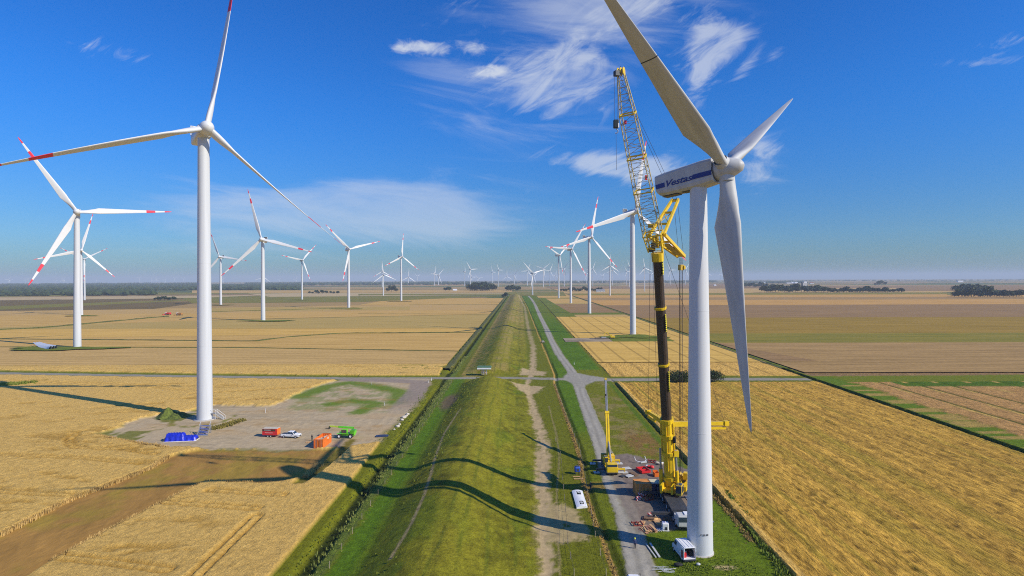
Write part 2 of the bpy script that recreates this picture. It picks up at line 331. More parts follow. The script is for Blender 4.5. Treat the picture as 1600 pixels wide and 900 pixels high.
    put(GB*.95,rr*(1-ss(1.2,2.2,np.abs(s-37.3)+jit*.5))*.8*(~north))
    nb=rr*north*ss(275,280,Y); put(GB*(.7+.6*n1)[...,None],nb*(1-ss(500,760,Y)*.6))
    # grass round the near tower
    tg=ss(2.2,3,d3)*(1-ss(37.5,38.5,s))*(1-ss(110,122,Y)); put(GB*(.6+.7*n1)[...,None]*.7+GO*.35,tg*.85,0)
    put(SAND,(1-ss(.6,1.1,np.hypot((X-gx2)/2.0,(Y-gy2)/.8)+jit*.15))*.9,4)
    # fields: left of the ditch verge, right of s=39
    edge=-36.2-4.2*ss(120,240,Y)*(1-ss(252,262,Y))-1.0*ss(262,275,Y)+(-30 if part=='far' else 0)
    wl=ss(-.15,.15,edge-s+jit*.12)
    wn=1-ss(.12,.42,-( np.abs(Y-yc)-np.interp(X,[-240,-60,0],[6.5,6.5,6.5]))-.1)     # kept off the cross road
    wl=wl*(np.abs(Y-yc)>6.2)
    sdp=poly_sd(X,Y,P_PAD)+jit*.8+(fbm(X,Y,9,151)-.5)*5; sdd=poly_sd(X,Y,P_DIRT)+jit*.35
    tr=line_d(X,Y,L_TRACK); 
    pad=ss(-.5,.5,sdp)*(Y<yc+1)
    dirt=ss(-.3,.3,sdd)
    wl=wl*(1-pad)*(1-dirt)*(1-(1-ss(1.3,1.6,tr)))
    wr=ss(-.2,.2,s-39.0+jit*.2)*(1-ss(-.2,.2,s-121.5+jit*.3))*((Y<yc-7)|(Y>yc+8))
    # pad and dirt strip
    dcol=DIRT[None,None,:]*(.75+.5*fbm(X+Y*.55,(Y-X*.55)/5,2.5,91))[...,None]
    put(dcol,dirt,6); gm=ss(.5,.7,fbm(X,Y,9,93))*.4; put(GY*1.05,dirt*gm)
    rut=ss(.52,.62,fbm(X/7,Y,1.1,141)+.0*X); put((PAD*(.93+.14*nfy)[...,None])*(1-.16*rut*ss(.4,.6,fbm(X,Y,14,143)))[...,None],pad,3); put(PAD*np.array([1.02,.92,.78]),pad*ss(.5,.68,fbm(X/2,Y,7,145))*.55)
    gmix=ss(.42,.55,fbm(X,Y,4,95)); put(GB*.9+GO*.2,ss(-1,2,poly_sd(X,Y,P_PATCH)+jit)*gmix*.45*pad); put(GB*.95+GO*.15,np.maximum(1-ss(1.5,7,line_d(X,Y,L_PGR)+jit*1.5),1-ss(1,5,line_d(X,Y,L_PGR2)+jit*1.5))*.9*pad)
    tx,ty=TBX,TBY
    rt=np.hypot(X-tx,Y-ty); put(GO,(1-ss(.6,1.4,np.abs(rt-8.5-(n1-.5)*5)))*(X<tx+8)*.8*pad*ss(.3,.5,n2)*(Y<ty+6))
    put(GO*.9,pad*(X<tx-6)*ss(.46,.58,fbm(X,Y,5,97))*.85); put(DIRT*.95,pad*ss(.6,.75,fbm(X+Y*.3,Y*2,7,98))*.35)
    jr=1-ss(.2,1.6,np.abs(sdp-.2)); put(GO*.9,jr*.5*(X>tx+20)*(1-wl))
    road2=1-ss(3.2,5.0,line_d(X,Y,gp([(545,593),(600,594),(656,597),(655,608),(640,625),(622,642)]))+jit*.6); put(HARD*1.35,pad*road2*np.clip((Y-185)/25,0,1)*.85)
    put((GD*1.0+DIRT*.35)*(.7+.6*n2)[...,None],(1-ss(.5,1.6,tr+jit*.8)),6); put(WHEAT*1.0,(1-ss(.3,.9,np.abs(line_d(X,Y,L_TRK2)+jit*.3)))*.9,6)
    # crane hardstanding
    hs=ss(-.5,.5,poly_sd(X,Y,P_HARD)+jit*.7); put(HARD*(.85+.3*nf)[...,None],hs,3)
    put(DIRT*.9,(1-ss(.5,1.2,np.hypot((X-gx3)/5,(Y-gy3)/3)+jit*.25))*.65)
    # gravel road with wheel tracks
    m=1-ss(1.95,2.35,np.abs(d3)+jit*.28); rc=ROAD[None,None,:]*(.9+.2*nfy)[...,None]
    put(rc,m*(1-hs*.75),2); tk=np.abs(np.abs(d3+(fbm(X*0,Y,40,7)-.5))-1.0); put(ROADD,m*ss(.35,.75,tk)*.65*(1-hs))
    z=z+.05*m
    # cross road and junction
    dc_=np.abs(Y-yc); hw=np.interp(X,[-240,-70,-40,0,30,60,230],[2.4,2.4,2.2,2.0,3.0,2.6,2.4])
    m=1-ss(hw,hw+.7,dc_+jit*.3); put(ROADD*1.08*(.9+.2*nf)[...,None],m*(1-pad*.5),2); put(GD*1.3+GO*.4,(1-ss(.6,1.6,np.abs(Y-yc-hw-2.2)+jit*.5))*.8*(np.abs(X)>34))
    m=ss(-.8,.8,poly_sd(X,Y,P_JUNC)+jit*.5); put(ROAD*.88*(.9+.2*nf)[...,None],m,2)
    # crops stand about 0.7 m tall
    rip=fbm(X/3.2,Y,1.3,105)
    lod=ss(.55,.68,fbm(X/3,Y,4.5,101))*ss(.46,.6,fbm(X,Y,38,103))
    if part=='near':
        for P_ in LOD: lod=np.maximum(lod,ss(-2,2,poly_sd(X,Y,P_))*ss(.40,.52,fbm(X/3.5,Y,2.2,102)))
    tm=np.full(X.shape,9.9)
    if part=='near':
        for L in TRAM: tm=np.minimum(tm,np.abs(line_d(X,Y,L)-.85))
    tmm=1-ss(.25,.6,tm)
    wz=.72+.10*(n2-.5)+.16*(nf-.5)*(Y<180)-.30*lod*ss(.35,.6,rip)*1.0-.42*tmm
    z=z*(1-wl)+wl*(wz+.1*n1)
    wc=WHEAT[None,None,:]*(.93+.14*n3)[...,None]*(1-.08*(nf-.3))[...,None]
    sp2=ss(.72,.9,vn(X,Y,.7,107))*.25; k=np.clip(lod*ss(.4,.6,rip)*.7+tmm*.6+sp2,0,.85)[...,None]; wc=wc*(1-k)+WHEATD*k
    put(wc,wl,7)
    # right field: swaths along the dyke, lodged and weedy
    sw=fbm(X,Y/22,1.7,111); sw2=fbm(s,Y/40,4.5,113); big=fbm(X,Y/3,30,115)
    gl=ss(.52,.66,sw2)*.6+.75*(1-ss(.35,.9,np.abs(s-45.5)))+.6*(1-ss(.3,.9,np.abs(s-51.5)))+.4*ss(.55,.7,fbm(X,Y/18,9,117))
    gl=np.clip(gl*np.where(north,.0,1),0,1)
    rw=fbm(s,Y/45,.8,131,2); spk=ss(.62,.8,vn(X,Y/1.6,.8,133)); fc=FIELD[None,None,:]*((.70+.45*sw)*(.72+.56*rw)*(1-.35*spk))[...,None]; fc=fc*(1-gl[...,None]*.8)+FGREEN*gl[...,None]*.8
    pk=ss(.55,.75,fbm(X,Y/2.5,1.7,119))*(~north); fc=fc*(1-.35*pk[...,None])+WHEATD*.8*(.35*pk)[...,None]
    nw=WHEAT*np.array([.98,.93,.8]); tl=ss(.93,.995,np.abs(np.sin(np.pi*(s-39)/11.0+.4*(vn(s*0,Y,30,88)-.5)))); fcn=nw[None,None,:]*(.9+.2*n3)[...,None]*(1-.28*tl[...,None])
    fc=np.where(north[...,None],fcn,fc)
    fz=.32+(.30*(sw-.5)+.30*(rw-.5)-.12*spk)*(~north)+.16*(nf-.5)-.1*pk
    eg=(1-ss(.5,1.3,np.abs(s-39.7)))*(~north); fc=fc*(1-eg[...,None]*.7)+WHEAT*eg[...,None]*.7; fz=fz+.3*eg
    z=z*(1-wr)+wr*fz; put(fc,wr,8)
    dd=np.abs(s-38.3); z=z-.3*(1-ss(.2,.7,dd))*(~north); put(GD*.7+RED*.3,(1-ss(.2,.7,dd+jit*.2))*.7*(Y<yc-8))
    # beyond the right field: ditch, green headland, mown plots
    be=ss(121.3,121.9,s); put(GO*.9+GB*.2,be,0); nbr=be*(Y>yc+8+jit)*ss(125.5,127,s+jit); put(col(.30,.185,.075)*(.8+.4*fbm(X/6,Y,2,161))[...,None],nbr,9)
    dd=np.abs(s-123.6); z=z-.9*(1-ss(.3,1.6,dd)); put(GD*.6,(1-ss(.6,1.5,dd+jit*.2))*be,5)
    gb=ss(125,126,s)*(1-ss(133,134.5,s+jit*2))*(Y<yc+6); put(GB*.9+GO*.2,gb*.9); hst=ss(.55,.62,vn(X*0,Y,3.2,129))*ss(127,129,s+n2*4)*(1-ss(134,136,s)); put(WHEAT*.62,hst*.8*(Y<yc-9))
    pl=ss(133,134.5,s+jit*2-1.5*ss(.5,.6,vn(X*0,Y,4,121)))*((Y<yc-8)); w12=(s-133)%12.2
    pc=col(.54,.30,.10)[None,None,:]*(.85+.3*fbm(X,Y/8,1.2,123))[...,None]; pc=pc*(1-.12*(np.sin(Y*2.2)>.2))[...,None] if True else pc
    pc=np.where(((w12>11.2)[...,None]),(GD*1.3)[None,None,:],pc)
    grn=ss(.60,.66,vn(s/60,Y,21,125))*(s>150); pc=pc*(1-grn[...,None])+GB*.9*grn[...,None]
    gp_=(w12>9.2)&(w12<11.3)&(vn(s*0,Y,10,127)>.55); pc=np.where(gp_[...,None],(WHEAT*.75)[None,None,:],pc)
    put(pc,pl*.95,9); z=z+pl*np.where(w12>11.2,0,.25)
    if part=='near':
        fade=ss(300,292,Y) if False else 1-ss(288,300,Y); z=z*np.where((s>-36)&(s<39),1,fade)
    return X,z,colr,cls
gx1,gy1=G(1002,690); gx2,gy2=G(1133,887); gx3,gy3=G(938,760); gx4,gy4=G(702,628)
TBX,TBY=G(320,655)
CLS=[('grass_verge','grass'),('dyke','grass'),('gravel_road','gravel'),('gravel_hardstanding','gravel'),('sand_path','gravel'),('ditch','grass'),('dirt_strip','earth'),('wheat_field','wheat'),('mown_field','stubble'),('crop_plots','stubble')]
def patch(part,sv,Yv):
    S,Y=np.meshgrid(sv,Yv); X,z,c,k=terrain(S,Y,part); z=z+sag(X,Y)
    ny,nx=S.shape; P=np.stack([X,Y,z],-1).reshape(-1,3); c=np.concatenate([np.clip(c,0,1),np.ones((ny,nx,1))],-1).reshape(-1,4)
    i=np.arange((ny-1)*nx).reshape(ny-1,nx)[:,:-1]; q=np.stack([i,i+1,i+nx+1,i+nx],-1).reshape(-1,4)
    kk=k[:-1,:-1].reshape(-1)
    for ci,(nm,lm) in enumerate(CLS):
        f=q[kk==ci]
        if len(f)<4: continue
        u,inv=np.unique(f.reshape(-1),return_inverse=True)
        me=bpy.data.meshes.new(nm); me.vertices.add(len(u)); me.vertices.foreach_set('co',P[u].reshape(-1).astype(np.float32))
        me.loops.add(len(f)*4); me.loops.foreach_set('vertex_index',inv.reshape(-1).astype(np.int32))
        me.polygons.add(len(f)); me.polygons.foreach_set('loop_start',np.arange(0,len(f)*4,4,dtype=np.int32)); me.polygons.foreach_set('loop_total',np.full(len(f),4,dtype=np.int32))
        me.polygons.foreach_set('use_smooth',np.ones(len(f),bool))
        a=me.color_attributes.new('cover','FLOAT_COLOR','POINT'); a.data.foreach_set('color',c[u].reshape(-1).astype(np.float32))
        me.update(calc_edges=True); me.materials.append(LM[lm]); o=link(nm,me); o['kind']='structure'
def steps(a,b,d0,g):
    r=[a]
    while r[-1]<b: r.append(r[-1]+d0+g*(r[-1]-a))
    r[-1]=b; return np.array(r)
sv=np.concatenate([np.linspace(-345,-125,230)[:-1],np.linspace(-125,-42,260)[:-1],np.linspace(-42,60,340)[:-1],np.linspace(60,130,130)[:-1],np.linspace(130,345,200)])
patch('near',sv,steps(62,300,.30,.0055))
patch('far',np.linspace(-37.3,39,110),steps(300,1500,1.7,.006))
# ------------------------------------------------------------ plain out to the horizon
def field_mat(name,c1,c2,sx=.02,sy=.25,var=.26,rot=0,lines=False):
    m=bpy.data.materials.new(name); m.use_nodes=True; nt=m.node_tree; n=nt.nodes; l=nt.links
    b=n['Principled BSDF']; b.inputs['Roughness'].default_value=.95; b.inputs['Specular IOR Level'].default_value=.1
    ge=n.new('ShaderNodeNewGeometry'); mp=n.new('ShaderNodeMapping'); mp.inputs['Scale'].default_value=(sx,sy,1); mp.inputs['Rotation'].default_value=(0,0,rot); l.new(ge.outputs['Position'],mp.inputs[0])
    n1=n.new('ShaderNodeTexNoise'); n1.inputs['Scale'].default_value=1; n1.inputs['Detail'].default_value=4; n1.inputs['Roughness'].default_value=.6; l.new(mp.outputs[0],n1.inputs['Vector'])
    n2=n.new('ShaderNodeTexNoise'); n2.inputs['Scale'].default_value=.55; n2.inputs['Detail'].default_value=6; n2.inputs['Roughness'].default_value=.75; l.new(ge.outputs['Position'],n2.inputs['Vector'])
    cr=n.new('ShaderNodeValToRGB'); cr.color_ramp.elements[0].position=.35; cr.color_ramp.elements[1].position=.65; cr.color_ramp.elements[0].color=(*[c*.95 for c in c1],1); cr.color_ramp.elements[1].color=(*[c*1.14 for c in c2],1); l.new(n1.outputs['Fac'],cr.inputs[0])
    mr=n.new('ShaderNodeMapRange'); l.new(n2.outputs['Fac'],mr.inputs[0]); mr.inputs[1].default_value=.3; mr.inputs[2].default_value=.7; mr.inputs[3].default_value=1-var; mr.inputs[4].default_value=1+var*.7
    mx=n.new('ShaderNodeVectorMath'); mx.operation='SCALE'; l.new(cr.outputs[0],mx.inputs[0]); l.new(mr.outputs[0],mx.inputs['Scale']); l.new(mx.outputs[0],b.inputs['Base Color'])
    if lines:      # wheel tracks of the sprayer, parallel to the dyke
        sp=n.new('ShaderNodeSeparateXYZ'); l.new(ge.outputs['Position'],sp.inputs[0])
        def Mt(op,a,b_):
            q=n.new('ShaderNodeMath'); q.operation=op
            for i,v in enumerate((a,b_)):
                if v is None: continue
                if isinstance(v,(int,float)): q.inputs[i].default_value=v
                else: l.new(v,q.inputs[i])
            return q.outputs[0]
        sy_=Mt('MULTIPLY',sp.outputs[1],-K); s_=Mt('ADD',sp.outputs[0],sy_); s2=Mt('MULTIPLY',s_,math.pi/12); s3=Mt('ADD',s2,Mt('MULTIPLY',n2.outputs['Fac'],.25)); q=Mt('ABSOLUTE',Mt('SINE',s3,None),None)
        mr2=n.new('ShaderNodeMapRange'); l.new(q,mr2.inputs[0]); mr2.inputs[1].default_value=.97; mr2.inputs[2].default_value=.998; mr2.inputs[3].default_value=1; mr2.inputs[4].default_value=.66
        mx2=n.new('ShaderNodeVectorMath'); mx2.operation='SCALE'; l.new(mx.outputs[0],mx2.inputs[0]); l.new(mr2.outputs[0],mx2.inputs['Scale']); l.new(mx2.outputs[0],b.inputs['Base Color'])
    return m
def plain_mat():
    """far farmland: a patchwork of long fields"""
    m=bpy.data.materials.new('far_farmland'); m.use_nodes=True; nt=m.node_tree; n=nt.nodes; l=nt.links
    b=n['Principled BSDF']; b.inputs['Roughness'].default_value=.95; b.inputs['Specular IOR Level'].default_value=.1
    ge=n.new('ShaderNodeNewGeometry'); mp=n.new('ShaderNodeMapping'); mp.inputs['Scale'].default_value=(1/900,1/330,0); mp.inputs['Rotation'].default_value=(0,0,R(4)); l.new(ge.outputs['Position'],mp.inputs[0])
    vo=n.new('ShaderNodeTexVoronoi'); vo.distance='CHEBYCHEV'; vo.inputs['Scale'].default_value=1; l.new(mp.outputs[0],vo.inputs['Vector'])
    sp=n.new('ShaderNodeSeparateColor'); l.new(vo.outputs['Color'],sp.inputs[0])
    cr=n.new('ShaderNodeValToRGB'); cr.color_ramp.interpolation='CONSTANT'; e=cr.color_ramp.elements
    cs=[(0,(.36,.24,.09)),(.17,(.12,.14,.035)),(.3,(.42,.29,.12)),(.44,(.26,.18,.08)),(.56,(.17,.16,.04)),(.68,(.38,.25,.09)),(.82,(.09,.11,.03)),(.92,(.30,.22,.09))]
    while len(e)<len(cs): e.new(.5)
    for q,(p,c) in zip(e,cs): q.position=p; q.color=(*c,1)
    l.new(sp.outputs[0],cr.inputs[0]); l.new(cr.outputs[0],b.inputs['Base Color']); return m
def grid_sheet(name,sv,Yv,skip,m,dz=0,parts=None):
    vs={};V=[];Fc=[]
    def vid(i,j):
        if (i,j) not in vs:
            s,Y=sv[i],Yv[j]; X=s+K*Y if abs(s)<2000 and 0<Y<3000 else s+K*max(0,min(Y,3000)); vs[(i,j)]=len(V); V.append((X,Y,sag(X,Y)+dz))
        return vs[(i,j)]
    for j in range(len(Yv)-1):
        for i in range(len(sv)-1):
            if skip((sv[i]+sv[i+1])/2,(Yv[j]+Yv[j+1])/2): continue
            Fc.append([vid(i,j),vid(i+1,j),vid(i+1,j+1),vid(i,j+1)])
    me=bpy.data.meshes.new(name); me.from_pydata(V,[],Fc); me.materials.append(m); me.update()
    o=link(name,me); o['kind']='structure'; return o
def geo(a,b,d0,g):
    r=[a];d=d0
    while r[-1]+d<b: r.append(r[-1]+d); d*=g
    r.append(b); return r
LIM=25500
sA=sorted(set([-x for x in geo(345,LIM,60,1.14)]+[-345,-200,-37.3,39,200,345]+geo(345,LIM,60,1.14)))
YA=sorted(set([-x for x in geo(0,LIM,200,1.3)]+[0,62,180,300]+geo(300,1500,60,1.05)+geo(1500,LIM,120,1.12)))
grid_sheet('ground',sA,YA,lambda s,Y:(abs(s)<345 and 62<Y<300) or (-37.3<s<39 and 300<Y<1500),plain_mat(),0)

FM={'tan':field_mat('tan_stubble',(.46,.30,.10),(.52,.34,.12)),
 'tan2':field_mat('warm_stubble',(.50,.31,.085),(.56,.36,.11)),
 'gold':field_mat('gold_wheat',(.56,.35,.08),(.62,.39,.10)),
 'goldl':field_mat('gold_wheat_rows',(.58,.36,.075),(.64,.41,.10),lines=True),
 'olive':field_mat('olive_field',(.40,.285,.08),(.46,.32,.095)),
 'ochre':field_mat('ochre_field',(.27,.175,.022),(.33,.21,.035)),
 'green':field_mat('green_field',(.165,.165,.03),(.23,.195,.04)),
 'gyell':field_mat('yellow_green_field',(.19,.18,.022),(.26,.20,.03)),
 'dark':field_mat('dark_fallow',(.13,.095,.035),(.19,.13,.045)),
 'brown':field_mat('brown_field',(.31,.195,.07),(.38,.24,.09)),
 'mauve':field_mat('bare_field',(.26,.16,.065),(.31,.19,.08)),
 'orange':field_mat('ripe_field',(.48,.27,.07),(.56,.32,.09)),
 'pale':field_mat('pale_field',(.45,.34,.17),(.50,.38,.20)),
 'grass':field_mat('far_grass',(.10,.15,.012),(.17,.18,.02),sx=.2,sy=.2),
 'track':field_mat('far_track',(.25,.20,.14),(.32,.26,.18),sx=.1,sy=.1)}
_fz=[0]
def quad(name,q,m,dz=None):
    """a field between four ground corners (near left, near right, far right, far left)"""
    _fz[0]+=1; d=.05+.012*_fz[0] if dz is None else dz
    p=[G(*a) if len(a)==2 else (a[0]+K*a[1],a[1]) for a in q]; pts=[Vector((x,y)) for x,y in p]
    nx=max(1,min(40,int((pts[1]-pts[0]).length/150)+1)); ny=max(1,min(40,int((pts[3]-pts[0]).length/150)+1)); V=[];Fc=[]
    for j in range(ny+1):
        for i in range(nx+1):
            a=pts[0].lerp(pts[1],i/nx); b=pts[3].lerp(pts[2],i/nx); c=a.lerp(b,j/ny); V.append((c.x,c.y,sag(c.x,c.y)+d))
    for j in range(ny):
        for i in range(nx): k=j*(nx+1)+i; Fc.append([k,k+1,k+nx+2,k+nx+1])
    me=bpy.data.meshes.new(name); me.from_pydata(V,[],Fc); me.materials.append(FM[m]); me.update(); o=link(name,me); o['kind']='structure'; return o
S=lambda s,Y:(s,Y,0)      # corner given in metres (across, along)
# left of the dyke, near to far (right edge at the ditch verge)
def Lf(y0l,y0r,y1l,y1r,m,xl=-60,xr=None):
    b0=G(-200,y0l); 
    if xr is None:
        Yr0=G(720,y0r)[1]; Yr1=G(760,y1r)[1]; r0=S(-37.4,Yr0); r1=S(-37.4,Yr1)
    else: r0=(xr,y0r); r1=(xr,y1r)
    quad('field',[(xl,y0l),r0,r1,(xl,y1l)],m)
q=quad('field',[S(-345,300),S(-37.4,300),S(-37.4,G(710,548)[1]),(-60,542)],'tan')
Lf(542,548,530,519.5,'tan2')
Lf(530,519.5,514,513,'gold'); Lf(514,513,509,491,'olive'); Lf(508,491,494,483,'tan2')
quad('field',[(-60,514),(560,492),(560,481),(-60,496)],'tan2'); Lf(494,484,487,474,'tan'); 
quad('field',[(-60,487),(240,483),(330,470),(-60,480)],'dark'); 
quad('field',[(330,487),(640,484),(640,479),(330,481)],'olive')
quad('field',[(560,477),S(-37.4,G(770,475)[1]),S(-37.4,G(775,466)[1]),(620,466)],'tan2')
quad('field',[(-60,487),(250,472),(420,464),(-60,480)],'green'); quad('field',[(-60,481),(220,470),(380,464),(-60,470)],'dark')
quad('field',[(300,474),(560,472),(780,463),(280,463)],'green'); quad('field',[(-60,470),(300,466),(420,461),(-60,465.5)],'pale')
quad('field',[(420,464),(790,461),(790,457.5),(380,458)],'pale'); quad('field',[(-60,464.5),(300,460),(600,456.5),(-60,458)],'green')
quad('field',[(300,458),(800,457),(800,453),(300,454)],'tan'); quad('field',[(560,461.5),(800,460.5),(800,458.8),(560,459.3)],'green')
# right strip between gravel road and the long ditch
def Rf(Y0,Y1,m,s0=39,s1=121.5): quad('field',[S(s0,Y0),S(s1,Y0),S(s1,Y1),S(s0,Y1)],m)
Rf(300,398,'goldl'); Rf(398,421,'track',30,62); Rf(398,424,'grass',62,104); Rf(398,421,'gold',104,121.5); Rf(421,655,'goldl'); Rf(655,690,'tan'); Rf(690,730,'grass'); Rf(730,980,'mauve')
Rf(980,1025,'olive'); Rf(1025,1240,'tan2'); Rf(1240,1300,'gyell'); Rf(1300,1750,'tan2')
quad('field',[S(39,655),S(62,655),S(52,1300),S(39,1300)],'grass')
# right of the long ditch
def RR(y0,y1,m,xr=1720): 
    Y0=G(1300,y0)[1]; Y1=G(1300,y1)[1]; quad('field',[S(127,Y0),(xr,y0-.6) if xr else S(900,Y0),(xr,y1-.6),S(127,Y1)],m)
RR(583,536,'brown'); quad('field',[S(127,300),S(345,300),(1720,534),S(127,G(1300,536)[1])],'brown')
RR(536,521,'gyell'); RR(521,509,'ochre'); RR(509,496,'ochre'); quad('field',[S(127,300),S(151,300),(1165,545),S(127,392)],'mauve')
RR(496,476,'mauve'); RR(476,468,'orange'); RR(468,464,'brown'); RR(464,460,'orange'); RR(460,457,'gyell'); RR(457,450,'tan'); RR(450,446,'mauve')
quad('field',[(1400,455),(1720,455),(1720,449),(1400,450)],'mauve'); quad('field',[(1480,461),(1720,461),(1720,456),(1480,457)],'green')
quad('field',[(1040,448),(1180,448),(1180,443),(1040,444)],'mauve')
quad('field',[(880,459),(1060,459),(1060,452),(880,453)],'tan'); quad('field',[(800,462.5),(885,462.5),(880,456),(790,456.5)],'green')
# green islands round turbine feet
def island(px,py,rx,ry,m='grass',name='grass_patch'):
    c=G(px,py); V=[];n=28
    _fz[0]+=1; d=.05+.012*_fz[0]
    for i in range(n):
        a=2*math.pi*i/n; r=1+.25*math.sin(3*a+px)+.12*math.sin(7*a+py); x=c[0]+rx*r*math.cos(a); y=c[1]+ry*r*math.sin(a); V.append((x,y,sag(x,y)+d))
    me=bpy.data.meshes.new(name); me.from_pydata(V,[],[list(range(n))]); me.materials.append(FM[m]); me.update(); o=link(name,me); o['kind']='structure'
island(95,545.5,34,10); island(420,502,26,9,'grass'); island(545,483,22,8); island(625,471,22,14,'green'); island(470,469,20,10); island(345,477,22,10); island(990,527,22,12); island(655,575.5,14,7,'gyell'); island(128,494,18,8)
def ribbon(name,pts,wd,m,h=.3,kind='structure',jag=.3):
    wd*=.7; h*=.6
    """a ditch edge or low hedge line following the ground, a raised ragged strip"""
    V=[];Fc=[]; P=[]
    for (x0,y0),(x1,y1) in zip(pts,pts[1:]):
        L=math.hypot(x1-x0,y1-y0); n=max(1,int(L/6))
        P+=[(x0+(x1-x0)*i/n,y0+(y1-y0)*i/n,(x1-x0)/L,(y1-y0)/L) for i in range(n)]
    P.append((*pts[-1],P[-1][2],P[-1][3]))
    for x,y,dx,dy in P:
        hh=h*random.uniform(1-jag,1+jag); a=wd/2*random.uniform(.75,1.25); z=sag(x,y)
        for o_,zz in ((-a,0.02),(-a*.6,hh),(a*.6,hh*.9),(a,0.02)): V.append((x-dy*o_,y+dx*o_,z+zz))
    for i in range(len(P)-1):
        for k in range(3): q=i*4+k; Fc.append([q,q+1,q+5,q+4])
    me=bpy.data.meshes.new(name); me.from_pydata(V,[],Fc); me.materials.append(m); me.update(); o=link(name,me); o['kind']=kind; return o
M_HEDGE=mat('ditch_weeds',(.085,.09,.018),.95,0,.4,.5)
for pl,wd,h in (([(-60,542),(200,543),(400,543.8),(716,549)],3,.7),([(-60,529.5),(200,531.5),(400,533.3),(447,527),(533,521),(747,519.5)],4,1.0),([(-60,518),(60,513),(117,508),(240,496.5),(262,495)],7,1.8),
    ([(-60,576),(160,579.5),(320,582.5),(560,584.5),(690,585.5)],3.2,1.1),([(640,476.5),(780,476)],4,.8),([(330,487.5),(560,481)],5,1.2),([(560,490.5),(765,491)],3,.6),([(240,467),(330,466),(420,463)],8,2)):
    ribbon('ditch',gp(pl),wd,M_HEDGE,h)
ribbon('ditch',[(-34.8+K*Y,Y) for Y in (278,500,800,1300,1480)],5,M_HEDGE,1.3)
ribbon('ditch',[(122.6+K*Y,Y) for Y in (278,400,600,1000,1700)],3.2,M_HEDGE,.5)
ribbon('ditch',[(125.5+K*Y,Y) for Y in (278,400,600,1000)],3,FM['grass'],.3)
ribbon('ditch',[G(1130,535.5),G(1600,533.5),G(1720,533)],2.5,M_HEDGE,.7)

# ------------------------------------------------------------ haze: the air over the plain
hb=MB().box((0,0,55),(53000,53000,216)); 
hm=bpy.data.materials.new('haze'); hm.use_nodes=True; n=hm.node_tree.nodes; n.remove(n['Principled BSDF'])
vp=n.new('ShaderNodeVolumePrincipled'); vp.inputs['Color'].default_value=(.80,.90,1,1); vp.inputs['Density'].default_value=.000105; vp.inputs['Anisotropy'].default_value=0
hm.node_tree.links.new(vp.outputs[0],n['Material Output'].inputs['Volume'])
ho=hb.build('haze',hm); ho['kind']='stuff'

# ------------------------------------------------------------ wind turbines
WHITE=mat('turbine_white',(.66,.675,.69),.42,0,.03,.4,spec=.35)
TOWERM=mat('tower_white',(.58,.605,.635),.46,0,.07,1.2,stretch=(1,1,.03),detail=3)
REDP=mat('signal_red',(.72,.03,.06),.45,0,.05,1)
GREYD=mat('dark_grey_metal',(.06,.065,.075),.5,.2,.2,3)
STEEL=mat('steel_grey',(.34,.35,.36),.5,.4,.1,3)
CONC=mat('concrete',(.42,.40,.37),.9,0,.12,2,bump=.02)
WORN=mat('old_gelcoat',(.48,.49,.49),.5,0,.12,.9,stretch=(1,1,.15),detail=2)
def blade_mesh(name,Rb,root,chord,red,m,twist0=16,prebend=2.0,tipc=.28,strip=False):
    ts=[0,.02,.045,.08,.12,.16,.2,.25,.3,.36,.44,.52,.6,.68,.71,.81,.86,.917,.96,.985,1.0]
    if strip: ts=sorted(ts+[.565,.5695])
    n=20; V=[];Fc=[];mi=[]
    base=.025*Rb
    for t in ts:
        z=base+t*(Rb-base)
        if t<.2:
            k=max(0,min(1,(t-.03)/.17)); k=k*k*(3-2*k); c=2*root*(1-k)+chord*k; th=1-(1-.32)*k
        else:
            q=(t-.2)/.8; c=chord*(1-q)**.92*(1-.12*q)+tipc*2; c=c if t<.98 else c*(.75 if t<.99 else .25); th=.32-.16*min(1,q*1.6)
            k=1
        tw=R(twist0*(1-min(1,t/.9))**1.6)
        off=-prebend*t*t
        for i in range(n):
            a=2*math.pi*i/n
            ex=math.cos(a); ey=math.sin(a)
            # airfoil: thick toward the leading (+x) side, sharp trailing edge
            xx=(.5*ex); yy=.5*ey*th*( (1-k)+k*(.62+.55*ex*.8) )
            shift=-.5*k*.30
            x=(xx+shift)*c; y=yy*c*(1.0)
            V.append((x*math.cos(tw)-y*math.sin(tw),x*math.sin(tw)*-1+y*math.cos(tw)+off,z))
    for k in range(len(ts)-1):
        isred=red and (.709<(ts[k]+ts[k+1])/2<.811 or ts[k]>=.9165)
        for i in range(n): Fc.append([k*n+i,k*n+(i+1)%n,(k+1)*n+(i+1)%n,(k+1)*n+i]); mi.append(2 if strip and abs(ts[k]-.565)<1e-4 else 1 if isred else 0)
    Fc.append([(len(ts)-1)*n+i for i in range(n)]); mi.append(1 if red else 0)
    if strip:   # dark joint line where the tip is bolted on
        pass
    me=bpy.data.meshes.new(name); me.from_pydata(V,[],Fc); me.materials.append(m); me.materials.append(REDP); me.materials.append(GREYD)
    me.polygons.foreach_set('material_index',mi); me.polygons.foreach_set('use_smooth',[True]*len(Fc)); me.update(); return me
BL_RED=blade_mesh('blade',55,1.15,3.7,True,WHITE); BL_WH=blade_mesh('blade',55,1.15,3.9,False,WHITE)
def tower_mesh(h,r0,r1,n=40,flanges=(.26,.55),m=None,pad=.9):
    mb=MB(); mb.lathe([(r0+(r1-r0)*k/12,h*k/12) for k in range(13)],n)
    for f in flanges:
        r=r0+(r1-r0)*f; mb.lathe([(r-.01,h*f-.03),(r+.012,h*f-.03),(r+.012,h*f+.03),(r-.01,h*f+.03)],n,0,None,False)
    mb.lathe([(r0+pad,-.4),(r0+pad,.18),(r0-.05,.19)],n,1)
    return mb.mesh('tower',[m or TOWERM,CONC])
TW_A=tower_mesh(88,2.15,1.55)
